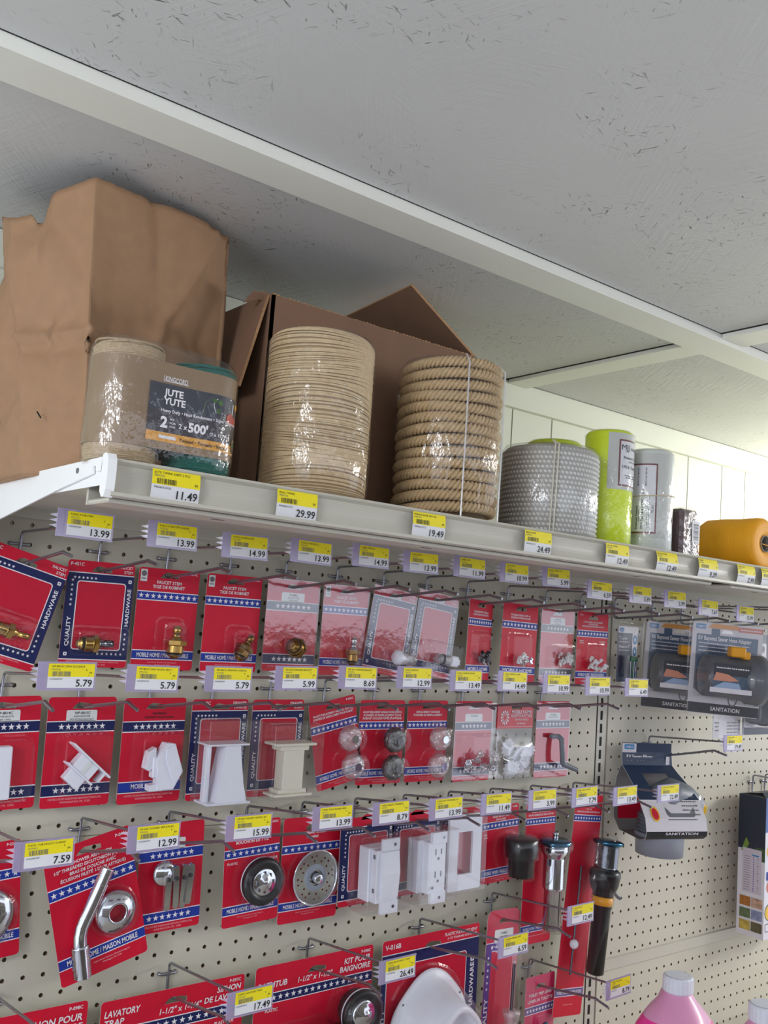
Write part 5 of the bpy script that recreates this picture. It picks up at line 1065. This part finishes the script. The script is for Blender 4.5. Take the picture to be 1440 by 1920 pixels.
mb = MB(); mb.box(-49.4, 46.4, -22, -.2, -26.35, -26.1, SHELFM); mb.box(-49.4, 46.4, -22.3, -22, -27.3, -26.0, SHELFM, .05)
tag(loc(mb.build('lower_shelf'), 0, 0, 0), 'cream lower shelf under the pink jugs, below the frame', 'shelf')
# ================================================================ goods on the top shelf
from mathutils import noise
SZ = 11.45
PAPER = mat('kraft_paper', (164, 128, 96), 0.75, var=0.06, scale=60, bump=0.25, bscale=90)
CARDB = mat('corrugated_cardboard', (132, 100, 78), 0.8, var=0.05, scale=30, bump=0.1, bscale=150, stretch=(1, 1, .2))
CARDE = mat('cardboard_edge', (176, 136, 96), 0.85, var=0.2, scale=400)
JUTE = mat('jute_fibre', (188, 166, 134), 0.85, var=0.22, scale=260, bump=0.8, bscale=500, stretch=(1, 1, 3))
JUTEG = mat('green_jute_fibre', (22, 104, 92), 0.85, var=0.3, scale=260, bump=0.8, bscale=500, stretch=(1, 1, 3))
SISAL = mat('cream_twine', (216, 192, 152), 0.7, var=0.12, scale=180)
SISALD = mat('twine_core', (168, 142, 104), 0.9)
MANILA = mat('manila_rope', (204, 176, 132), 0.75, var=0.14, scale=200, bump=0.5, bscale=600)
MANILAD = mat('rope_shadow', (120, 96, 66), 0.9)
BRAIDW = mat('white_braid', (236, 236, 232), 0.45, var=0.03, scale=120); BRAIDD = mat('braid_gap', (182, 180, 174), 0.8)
NEON = mat('neon_yellow_twine', (226, 250, 0), 0.55, var=0.04, scale=200, bump=0.5, bscale=160, stretch=(.3, .3, 4))
WTW = mat('white_twine', (224, 230, 226), 0.55, var=0.03, scale=200, bump=0.4, bscale=160, stretch=(.3, .3, 4))
ORTW = mat('orange_twine', (250, 170, 20), 0.6, var=0.06, scale=160, bump=0.6, bscale=160, stretch=(.3, 4, .3))
BRTW = mat('brown_twine', (84, 62, 60), 0.7, var=0.15, scale=200, bump=0.6, bscale=200)
MARO = mat('maroon_twine', (96, 20, 40), 0.7, var=0.1, scale=200, bump=.5, bscale=200)
LGREY = mat('label_pale', (206, 208, 202), 0.45); DRED = mat('label_dark_red', (120, 60, 58), 0.5); DGR = mat('cardboard_tube_grey', (140, 132, 122), 0.8)

# ---- paper bag
t = thing('paper_bag', 'large crumpled brown paper bag with torn top at the left end of the shelf', 'paper bag', -46, -6, SZ)
B0 = [(-50.05, -7.6), (-48.7, -10.9), (-41.3, -8.2), (-44.0, -3.2), (-49.9, -3.2)]
T0 = [(-51.4, -5.6), (-49.05, -9.7), (-40.95, -7.0), (-44.5, -2.6), (-50.9, -2.6)]
seg = [10, 22, 12, 12, 8]
tops = {0: (22.9, [(0, 23.1), (.28, 23.15), (.36, 22.6), (.44, 22.75), (.455, 24.0), (.75, 24.2), (1, 24.45)]), 1: (0, [(0, 24.45), (.12, 24.5), (.5, 24.85), (.8, 24.95), (1, 25.0)]), 2: (0, [(0, 24.75), (1, 24.7)]), 3: (0, [(0, 24.7), (1, 24.2)]), 4: (0, [(0, 24.2), (1, 23.1)])}
def lerp_t(l, u):
    for (a, za), (b, zb) in zip(l, l[1:]):
        if a <= u <= b: return za + (zb - za) * (u - a) / max(b - a, 1e-6)
    return l[-1][1]
NR = 44; seg = [26, 50, 22, 22, 16]; cols = []
for e in range(5):
    for i in range(seg[e]):
        u = i / seg[e]; a, b = B0[e], B0[(e + 1) % 5]; c, d = T0[e], T0[(e + 1) % 5]
        pb = (a[0] + (b[0] - a[0]) * u, a[1] + (b[1] - a[1]) * u); pt = (c[0] + (d[0] - c[0]) * u, c[1] + (d[1] - c[1]) * u)
        n = Vector((b[1] - a[1], -(b[0] - a[0]), 0)).normalized() * 1
        cols.append((pb, pt, lerp_t(tops[e][1], u) + (.06 * noise.noise(Vector((i * .9, e * 3.1, 0)))), n, e, u))
L = []
for r in range(NR + 1):
    row = []
    for pb, pt, zt, n, e, u in cols:
        v = r / NR; z = 11.46 + (zt - 11.46) * v; x = pb[0] + (pt[0] - pb[0]) * v; y = pb[1] + (pt[1] - pb[1]) * v
        q = Vector((x * .22, y * .22, z * .2)); q2 = Vector((x * .16 + z * .05, y * .16, z * .13)); d0 = noise.voronoi(q2 * 1.2)[0]; d = 1.45 * (d0[1] - d0[0]) + .4 * noise.noise(q * .9) + .10 * (noise.voronoi(q * 3.4)[0][1] - noise.voronoi(q * 3.4)[0][0])
        d -= .35
        edge = min(u, 1 - u) * 4 if e < 2 else 1
        d *= min(1, .25 + edge) * min(1, v * 5) * (.9)
        if e <= 1:   # sharp horizontal folds across the lower part
            zz = z - (17.6 + (.5 if e == 1 else 0) * u)
            d += .30 * max(0, 1 - abs(zz) / .32) - .22 * max(0, 1 - abs(zz + .6) / .5)
            zz = z - 13.9 - u * .6; d += .18 * max(0, 1 - abs(zz) / .3)
            if e == 1: d += .22 * max(0, 1 - abs(u - .45 - .06 * (z - 18)) / .05) - .9 * max(0, (u - .8)) * max(0, 1 - abs(z - 18) / 5)
        row.append((x + n.x * d + 46, y + n.y * d + 6, min(z, 25.1) - SZ))
    L.append(row)
mb = MB(); mb.loft(L, PAPER, smooth=True); mb.add([(p[0], p[1], p[2] + .0) for p in L[0]], [tuple(range(len(L[0])))], PAPER)
o = mb.build('paper_wall', t); sm = o.modifiers.new('thickness', 'SOLIDIFY'); sm.thickness = .0006
mb = MB(); mb.tube([(-4.15, -2.8, 2.6), (-4.0, -2.9, 2.35)], .035, SLOTM, 5); mb.build('small_tear', t)

# ---- cardboard box
t = thing('cardboard_box', 'open brown cardboard box with raised flaps behind the twine spools', 'cardboard box', -32.6, -5, SZ)
bx0, bx1, by0, by1, bh = -6.95, 6.9, -4.2, 3.6, 10.5
mb = MB()
mb.box(bx0, bx1, by0, by0 + .15, 0, bh, CARDB); mb.box(bx0, bx1, by1 - .15, by1, 0, bh, CARDB); mb.box(bx0, bx0 + .15, by0, by1, 0, bh, CARDB); mb.box(bx1 - .15, bx1, by0, by1, 0, bh, CARDB); mb.box(bx0, bx1, by0, by1, 0, .15, CARDB)
rg = random.Random(2)
for i in range(60): x = bx0 + (bx1 - bx0) * i / 60; mb.box(x, x + .16, by0 + .0, by0 + .15, bh, bh + rg.uniform(.01, .06), CARDE)
mb.build('box_body', t)
def flap(name, p, m=CARDB, th=.14):
    a, b, c, d = [Vector(q) for q in p]; n = (b - a).cross(d - a).normalized() * th
    mb = MB(); vs = [a, b, c, d, a + n, b + n, c + n, d + n]; mb.add([tuple(v) for v in vs], [(0, 1, 2, 3), (4, 5, 6, 7)], m); mb.add([tuple(v) for v in vs], [(0, 1, 5, 4), (1, 2, 6, 5), (2, 3, 7, 6), (3, 0, 4, 7)], CARDE); mb.build(name, t)
flap('right_flap', [(bx1 - .1, by0 + .1, bh), (bx1 - .1, by1, bh), (1.6, by1 - .6, bh + 2.2), (1.85, by0 + .2, bh + 2.95)])
flap('left_flap', [(bx0, by0 + .3, bh), (bx0, by1, bh), (bx0 - 1.3, by1, bh - 5.0), (bx0 - 1.3, by0 + .1, bh - 4.9)])
flap('back_flap', [(bx0 + .2, by1 - .1, bh), (bx0 + 6, by1 - .1, bh), (bx0 + 6, by1 + .6, bh + 1.2), (bx0 + .2, by1 + .7, bh + 1.4)])
mb = MB(); mb.plate([(-8.2, 9.9), (-7.7, 10.6), (-6.9, 10.75), (-6.2, 10.6), (-6.6, 10.3), (-7.4, 10.25)], by0 + .6, by0 + .7, CARDB); mb.build('torn_corner', t)

# ---- helpers for wound goods
def ringset(mb, x, y, rows, m, seg=60, ns=5):
    """rows: (z, radius, tilt, phase, wire radius); closed tilted rings"""
    vs = []; fs = []
    for z, r, tl, ph, wr in rows:
        n = len(vs)
        for i in range(seg):
            a = 2 * PI * i / seg; zc = z + tl * math.cos(a - ph)
            for k in range(ns):
                b = 2 * PI * k / ns; rr = r + wr * math.cos(b); vs.append((x + rr * math.cos(a), y + rr * math.sin(a), zc + wr * math.sin(b)))
        for i in range(seg):
            j = (i + 1) % seg
            for k in range(ns): l = (k + 1) % ns; fs.append((n + i * ns + k, n + j * ns + k, n + j * ns + l, n + i * ns + l))
    mb.add(vs, fs, m, True)
def film_shell(t, prof, sx=0, sy=0, m=None, wob=.02, seg=48, name='plastic_wrap', sd=1):
    mb = MB(); mb.lathe(prof, m or WRAP, seg, ripple=lambda a, h: wob * noise.noise(Vector((math.cos(a) * 2.2, math.sin(a) * 2.2, h * 1.1 + sd * 7)))); mb.build(name, t)
def cylwarp(cx, cy, r, phi0):
    def f(p):
        a = phi0 + p.x / r; rr = r - p.y
        return Vector((cx + rr * math.sin(a), cy - rr * math.cos(a), p.z))
    return f
def wraprect(mb, x0, x1, z0, z1, y, m, n=14):
    for i in range(n): mb.rect(x0 + (x1 - x0) * i / n, x0 + (x1 - x0) * (i + 1) / n, z0, z1, y, m)

# ---- jute pack
t = thing('jute_twine_pack', 'shrink wrapped pair of natural and green jute twine spools with black and orange label', 'twine pack', -46.9, -13.7, SZ)
CA, CB = (-1.5, .02, 1.42), (1.72, -.05, 1.38)
def hull(g, n=28):
    p = []
    for i in range(n + 1): a = PI / 2 + PI * i / n; p.append((CA[0] + (CA[2] + g) * math.cos(a), CA[1] + (CA[2] + g) * math.sin(a)))
    for i in range(1, 12): u = i / 12; p.append((CA[0] + (CB[0] - CA[0]) * u, CA[1] - CA[2] - g + (CB[1] - CB[2] - CA[1] + CA[2]) * u + .07 * math.sin(u * PI)))
    for i in range(n + 1): a = -PI / 2 + PI * i / n; p.append((CB[0] + (CB[2] + g) * math.cos(a), CB[1] + (CB[2] + g) * math.sin(a)))
    for i in range(1, 12): u = 1 - i / 12; p.append((CA[0] + (CB[0] - CA[0]) * u, CA[1] + CA[2] + g - .2 * math.sin(u * PI)))
    return p
for c, m, m2, nm in ((CA, JUTE, MANILAD, 'natural_spool'), (CB, JUTEG, BLKPL, 'green_spool')):
    mb = MB(); ht = 5.05 if c is CA else 4.75
    mb.at(c[0], c[1], 0); mb.lathe([(0.02, .8), (.1, c[2] - .2), (.4, c[2] - .06), (ht - .4, c[2] - .06), (ht - .12, c[2] - .3), (ht, .7), (ht, .3)], m, 36)
    rows = []; rg = random.Random(5)
    for i in range(64):
        z = .12 + (ht - .3) * i / 64; e = min(1, min(z, ht - z) / .5); rows.append((z, c[2] - .07 - .22 * (1 - e) ** 2, rg.uniform(-.12, .12), rg.uniform(0, 6), .045))
    mb.reset(); ringset(mb, c[0], c[1], rows, m, 40, 4); mb.build(nm, t)
SLV = mat('kraft_sleeve', (142, 116, 84), .5, coat=.2); LDK = mat('label_plum_black', (44, 36, 46), .45, coat=.2); LNV = mat('label_ink_navy', (34, 40, 58), .45, coat=.2); LOR = mat('label_amber', (226, 160, 40), .45, coat=.2)
mb = MB(); h0 = hull(.02); mb.loft([[(a, b, z) for a, b in h0] for z in (.85, 2.6, 4.25)], SLV, smooth=True); mb.build('paper_sleeve', t)
FL = CB[0] - CA[0]
def jwarp(p):
    g = .035 - p.y
    if p.x <= FL:
        u = max(0, p.x / FL); return Vector((CA[0] + p.x, CA[1] - CA[2] - g + (CB[1] - CB[2] - CA[1] + CA[2]) * u + .07 * math.sin(u * PI), p.z)) if p.x >= 0 else Vector((CA[0] + (CA[2] + g) * math.sin(p.x / CA[2]), CA[1] - (CA[2] + g) * math.cos(p.x / CA[2]), p.z))
    a = (p.x - FL) / CB[2]; return Vector((CB[0] + (CB[2] + g) * math.sin(a), CB[1] - (CB[2] + g) * math.cos(a), p.z))
mb = MB(); mb.warp = jwarp
wraprect(mb, .35, 4.9, 1.45, 3.42, -.01, LDK, 24); wraprect(mb, .35, 4.9, 2.35, 3.42, -.016, LNV, 24); wraprect(mb, .35, 4.9, 1.15, 1.52, -.02, LOR, 24)
y = -.04
mb.text('KINGCORD', .95, 3.62, .2, WHITE, y, w=.95, al='l', bold=.02); mb.rect(.9, 1.95, 3.5, 3.52, y, WHITE); mb.rect(.88, .9, 3.5, 3.74, y, WHITE)
mb.text('JUTE', .95, 3.1, .27, WHITE, y, al='l', bold=.03); mb.text('YUTE', .95, 2.76, .27, WHITE, y, al='l', bold=.03); mb.text('Heavy Duty • Haut Rendement • Súper Resistente', .88, 2.38, .13, WHITE, y, al='l', w=3.5)
mb.text('2', .9, 1.93, .42, WHITE, y, al='l', bold=.04)
for i, s in enumerate(('PCS', 'PCES', 'PZAS')): mb.text(s, 1.3, 2.06 - i * .14, .08, WHITE, y, al='l')
mb.text('2 x', 1.68, 1.87, .2, WHITE, y, al='l'); mb.text("500'", 2.08, 1.9, .36, WHITE, y, al='l', bold=.04, w=.85); mb.text('(2 x 152.4 m)', 3.0, 1.78, .13, WHITE, y, al='l')
mb.text('Twisted • Torsade • Retorcida', 1.75, 1.33, .14, BLACKP, y, al='l', w=2.3)
for i in range(6): mb.poly([(.9 + i * .12, 1.28), (1.02 + i * .12, 1.28), (.98 + i * .12, 1.4), (.86 + i * .12, 1.4)], y, LABW)
GRN = mat('label_leaf', (64, 96, 52), .5, var=.3, scale=300); TOM = mat('label_tomato', (196, 72, 50), .5)
mb.poly([(2.6, 2.5), (3.2, 2.45), (4.1, 2.5), (4.25, 3.1), (4.1, 3.3), (3.0, 3.3), (2.7, 3.0)], -.026, GRN); mb.poly([(3.15, 2.7), (3.6, 2.55), (4.1, 2.7), (4.15, 3.2), (3.2, 3.25), (3.05, 3.0)], -.032, LABW)
mb.disc(3.95, 2.55, .24, TOM, -.038); mb.disc(4.3, 2.5, .18, TOM, -.036); mb.disc(3.1, 3.15, .1, GRN, -.04, 8); mb.disc(3.35, 3.1, .12, GRN, -.04, 8); mb.disc(3.3, 2.75, .1, GRN, -.04, 8)
mb.poly(rrect(4.15, 4.6, 2.8, 3.35, .12), -.036, LDK); mb.disc(4.38, 3.12, .14, LOR, -.044, 10); mb.poly(rrect(4.2, 4.65, 1.25, 1.85, .15), -.036, LDK); mb.disc(4.42, 1.6, .16, GRN, -.044, 10); mb.disc(4.42, 1.6, .19, LOR, -.04, 12)
mb.build('printed_label', t)
mb = MB(); L = []
for z, g in ((.0, -.6), (.03, -.12), (.25, .03), (.9, .08), (2.6, .07), (4.2, .08), (4.7, .02), (5.0, -.15), (5.08, -.5)):
    L.append([(a + .0, b, z - (.25 * max(0, (a - .2) / 3) if z > 4.3 else 0)) for a, b in hull(g)])
mb.loft(L, WRAP, smooth=True, cap=True); mb.build('plastic_wrap', t)

# ---- tall cream twine spool
t = thing('twine_spool', 'tall cream sisal twine spool in shiny shrink wrap, between jute pack and manila rope', 'twine spool', -38.64, -12.58, SZ)
mb = MB(); R = 2.45; Hh = 7.75
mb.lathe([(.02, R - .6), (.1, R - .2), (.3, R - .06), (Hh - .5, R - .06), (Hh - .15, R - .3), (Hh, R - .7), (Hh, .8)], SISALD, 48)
rows = []; rg = random.Random(11); N1 = 150
for i in range(N1):
    v = i / N1; z = .1 + (Hh - .22) * v; zone = v * 5.2; tl = .30 * math.sin(zone * 2.6) + rg.uniform(-.07, .07)
    e = min(1, min(z, Hh - z) / .55); tl *= e; rows.append((z, R - .03 - .42 * (1 - e) ** 2 + rg.uniform(-.015, .02), tl, -2.2 + .6 * math.sin(zone), .036))
ringset(mb, 0, 0, rows, SISAL, 64, 5); mb.build('wound_twine', t)
mb = MB(); mb.lathe([(Hh - .6, .85), (Hh + .02, .85), (Hh + .02, .7), (Hh - .6, .7)], DGR, 24); mb.build('core_tube', t)
film_shell(t, [(0, 1.9), (.03, R - .15), (.3, R + .07), (2, R + .1), (4, R + .06), (6, R + .1), (Hh - .4, R + .08), (Hh - .05, R - .2), (Hh + .06, R - .6)], wob=.02)
# ---- manila rope coil
t = thing('rope_coil', 'thick twisted manila rope coil in clear wrap, right of the cream twine spool', 'rope', -30.39, -12.46, SZ)
R = 2.45; rr_ = .29; NRW = 14; vs = []; fs = []
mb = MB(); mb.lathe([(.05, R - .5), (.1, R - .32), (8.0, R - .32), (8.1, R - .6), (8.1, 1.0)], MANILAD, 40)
for k in range(NRW):
    z0 = .62 + k * .56; rk = R - .02 + .05 * math.sin(k * 2.1)
    if k == NRW - 1: rk -= .12
    for s in range(3):
        SEG = 132; n = len(vs); NS = 6
        for i in range(SEG):
            a = 2 * PI * i / SEG; tw = a * 22 + s * 2 * PI / 3 + k; cr2 = rk + .135 * math.cos(tw); cz = z0 + .05 * math.sin(a * 2 + k) + .575 * (a / (2 * PI) - .5) + .135 * math.sin(tw)
            for q in range(NS): b = 2 * PI * q / NS; rr2 = cr2 + .165 * math.cos(b); vs.append((rr2 * math.cos(a + .5), rr2 * math.sin(a + .5), cz + .165 * math.sin(b)))
        for i in range(SEG - 1):
            for q in range(NS): l = (q + 1) % NS; fs.append((n + i * NS + q, n + (i + 1) * NS + q, n + (i + 1) * NS + l, n + i * NS + l))
mb.add(vs, fs, MANILA, True); mb.build('coiled_rope', t)
film_shell(t, [(0, 1.9), (.03, R - .1), (.3, R + .3), (4, R + .36), (7.8, R + .32), (8.25, R + .05), (8.4, R - .6), (8.4, .5)], wob=.03, sd=3)
mb = MB(); 
for a in (-2.0, -1.05):
    mb.tube([(2.86 * math.cos(a), 2.86 * math.sin(a), .2), (2.9 * math.cos(a), 2.9 * math.sin(a), 4), (2.86 * math.cos(a), 2.86 * math.sin(a), 7.9), (2.3 * math.cos(a), 2.3 * math.sin(a), 8.42)], .045, film('seam', haze=.5, gloss=.15), 6)
mb.build('wrap_seam', t)
# ---- white braided rope roll
t = thing('rope_roll', 'squat roll of white braided rope in clear wrap, in front of a neon yellow spool', 'rope', -22.37, -12.26, SZ)
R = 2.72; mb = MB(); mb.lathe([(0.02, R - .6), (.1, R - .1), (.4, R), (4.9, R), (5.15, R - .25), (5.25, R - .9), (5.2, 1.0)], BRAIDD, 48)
vs = []; fs = []; NRr = 19
for k in range(NRr):
    for i in range(72):
        a = 2 * PI * (i + .35 * k) / 72; z = .2 + k * .262; e = 1 - .12 * max(0, (z - 4.6) / .6) ** 2; rr2 = (R + .0) * e
        c = Vector((rr2 * math.cos(a), rr2 * math.sin(a), z)); tang = Vector((-math.sin(a), math.cos(a), 0)); nn = Vector((math.cos(a), math.sin(a), 0)); up = Vector((0, 0, 1))
        d1 = (tang * .9 - up * .5).normalized() * .125; d2 = (tang * .5 + up * .9).normalized() * .085; d3 = nn * .09; n = len(vs)
        for q in (-d1, -d2, d1, d2, d3): vs.append(tuple(c + q))
        fs += [(n, n + 1, n + 4), (n + 1, n + 2, n + 4), (n + 2, n + 3, n + 4), (n + 3, n, n + 4)]
mb.add(vs, fs, BRAIDW, True); mb.build('braided_rope', t)
film_shell(t, [(0, 2.2), (.03, R - .1), (.3, R + .12), (2.6, R + .16), (4.9, R + .12), (5.25, R - .1), (5.36, R - .9), (5.36, .3)], wob=.025, sd=9)
mb = MB(); a = -2.35
for da in (0, .07): mb.tube([((R + .16) * math.cos(a + da), (R + .16) * math.sin(a + da), .1), ((R + .19) * math.cos(a + da + .02), (R + .19) * math.sin(a + da + .02), 2.6), ((R + .16) * math.cos(a + da + .04), (R + .16) * math.sin(a + da + .04), 5.1), ((R - .6) * math.cos(a), (R - .6) * math.sin(a), 5.45)], .045, IVORY, 6)
mb.build('elastic_band', t)
# ---- neon and white twine spools
def spool(x, y, r, h, m, lab, frame=None, kind='front'):
    t = thing('twine_spool', lab, 'twine spool', x, y, SZ); mb = MB(); p = [(.02, r * .6), (.05, r - .12), (.2, r)]
    for k in range(1, 3): p += [(h * k / 3 - .2, r), (h * k / 3, r - .06), (h * k / 3 + .2, r)]
    p += [(h - .25, r), (h - .08, r - .12), (h, r - .3), (h, .5), (h - .5, .5)]
    mb.lathe(p, m, 48); mb.build('wound_twine', t)
    mb = MB(); mb.lathe([(h - .8, .5), (h + .02, .5), (h + .02, .4), (h - .8, .4)], DGR, 20); mb.build('core_tube', t)
    mb = MB(); y = -.03
    if kind == 'front':
        mb.warp = cylwarp(0, 0, r + .02, 0); wraprect(mb, -1.35, 2.3, h * .49, h - .22, 0, LGREY, 24)
        wraprect(mb, -.72, 1.5, h * .52, h - .6, -.008, DRED, 16); wraprect(mb, -.62, 1.4, h * .52 + .1, h - .7, -.016, LABW, 16)
        mb.text('MJJ', -.55, h - 1.05, .34, BLACKP, y, al='l', w=.6, bold=0); mb.text('SUPRAMAX', .12, h - 1.12, .17, BLACKP, y, al='l'); mb.text('Premium Twisted', -.4, h - 1.65, .16, BLACKP, y, al='l'); mb.text('prime textile', 0, h - 1.87, .1, BLACKP, y, al='l'); mb.text('170 lb Test #18', -.5, h - 2.2, .18, BLACKP, y, al='l'); mb.scrib(-.3, 1.0, h - 2.7, .06, BLACKP, y, 61); mb.scrib(-.2, .9, h - 2.82, .06, BLACKP, y, 62)
    elif kind == 'back':
        mb.warp = cylwarp(0, 0, r + .02, -.4); wraprect(mb, -1.9, 2.6, 2.5, h - .35, 0, LGREY, 24); wraprect(mb, -1.15, 1.8, 2.7, h - .5, -.008, DRED, 16); wraprect(mb, -1.05, 1.7, 2.8, h - .6, -.016, LABW, 16)
        mb.text('MJJ', -.98, h - .95, .34, BLACKP, y, al='l', w=.6, bold=0); mb.text('SUPRAMAX', -.3, h - .95, .19, BLACKP, y, al='l', bold=.02)
    else:
        mb.warp = cylwarp(0, 0, r + .02, -.9); wraprect(mb, -1.7, 1.5, .9, h - .3, 0, LGREY, 24); wraprect(mb, -1.5, .42, 1.15, h - .95, -.008, DRED, 16); wraprect(mb, -1.4, .33, 1.25, h - 1.05, -.016, LABW, 16)
        mb.barcode(-.75, -.2, h - 2.3, h - 1.2, BLACKP, y, 5, True); mb.text('170 lb Test / #18 x 1050\' / 320 m', -.42, 2.6, .14, BLACKP, y, rot=PI / 2, w=2.4, al='f'); mb.text('Premium Twisted', -.75, 2.1, .14, BLACKP, y, rot=PI / 2); mb.text('prime textile', -.6, 2.2, .09, BLACKP, y, rot=PI / 2)
        mb.text('TL101', .18, 2.6, .13, BLACKP, y, rot=PI / 2); mb.text('made for mason and garden use', -.12, 2.4, .07, BLACKP, y, rot=PI / 2, w=2.0, al='f') if 0 else None
        for k in range(2): mb.T = Matrix.Rotation(0, 4, 'Y'); mb.barcode(-.15 + k * .1, -.11 + k * .1, 1.5, 3.4, GREYP, y, 33 + k, True)
    mb.build('printed_label', t)
    film_shell(t, [(0, r * .7), (.03, r - .05), (.25, r + .05), (h * .33, r + .04), (h * .66, r + .05), (h - .2, r + .05), (h + .02, r - .2), (h + .04, .6)], wob=.015, sd=int(-x))
    if kind == 'side': mb = MB(); mb.tube([((r + .07) * math.cos(i * PI / 18), (r + .07) * math.sin(i * PI / 18), 3.5 + .12 * math.cos(i * PI / 18)) for i in range(37)], .04, mat('rubber_band', (206, 190, 160), .6), 6); mb.build('rubber_band', t)
spool(-17.65, -8.3, 1.75, 6.9, NEON, 'neon yellow twine spool mostly hidden behind the white braided rope', kind='back')
spool(-18.05, -13.0, 1.42, 6.95, NEON, 'neon yellow twine spool with pale label, beside the white braided rope', kind='front')
spool(-14.75, -13.5, 1.4, 6.3, WTW, 'tall white twine spool with barcode label and rubber band', kind='side')
# ---- brown packet, orange and maroon spools
t = thing('twine_packet', 'small dark brown twine packet in clear wrap with barcode sticker', 'twine packet', -12.0, -13.9, SZ)
mb = MB(); mb.box(-.95, .95, -.75, .75, 0.02, 3.05, BRTW, .22); mb.build('brown_twine', t)
mb = MB(); mb.box(-1.02, 1.02, -.82, .82, 0.0, 3.12, WRAP, .2); mb.build('plastic_wrap', t)
mb = MB(); mb.rect(.0, .8, 1.05, 2.35, -.84, LABW); mb.barcode(.15, .65, 1.2, 2.2, BLACKP, -.85, 9, True); mb.build('barcode_sticker', t)
t = thing('twine_spool', 'orange twine spool lying on its side with hollow grey core', 'twine spool', -4.15, -15.0, SZ + 1.75)
mb = MB(); r = 1.75; p = [(0, .55), (-.04, r - .55), (-.0, r - .2), (.15, r - .04), (.4, r)]
mb.lathe([(-h, q) for h, q in ((.0, .5), (-.04, .9), (-.04, r - .5), (.0, r - .2), (.15, r - .05), (.4, r), (1.6, r - .03), (2.8, r), (3.9, r - .03), (4.3, r - .2), (4.4, .5))], ORTW, 44, axis='y') if 0 else None
L = [[(q * math.cos(2 * PI * i / 44), h, q * math.sin(2 * PI * i / 44)) for i in range(44)] for h, q in ((.1, .5), (.0, .55), (-.04, .95), (-.02, r - .45), (.04, r - .15), (.2, r - .03), (.5, r), (1.6, r - .04), (2.8, r), (4.0, r - .03), (4.4, r - .25), (4.45, .5))]
mb.loft(L, ORTW, smooth=True); mb.build('wound_twine', t)
mb = MB(); mb.loft([[(q * math.cos(2 * PI * i / 28), h, q * math.sin(2 * PI * i / 28)) for i in range(28)] for h, q in ((4.4, .56), (-.08, .56), (-.08, .5), (4.3, .5))], DGR, smooth=False); mb.loft([[(q * math.cos(2 * PI * i / 28), .9, q * math.sin(2 * PI * i / 28)) for i in range(28)] for q in (.5, .01)], GREYDK); mb.build('core_tube', t)
mb = MB(); mb.tube([(-.5, -.1, -.05), (0, -.13, -.1), (.6, -.14, -.12), (1.5, -.05, -.1)], .035, ORTW, 6); mb.build('loose_end', t)
t = thing('twine_spool', 'small maroon twine spool just showing at the right edge of the shelf', 'twine spool', -1.3, -14.3, SZ + .95)
mb = MB(); mb.loft([[(q * math.cos(2 * PI * i / 32), h, q * math.sin(2 * PI * i / 32)) for i in range(32)] for h, q in ((.0, .3), (0, .8), (.1, .95), (2.4, .95), (2.5, .3))], MARO, smooth=True, cap=True); mb.build('wound_twine', t)
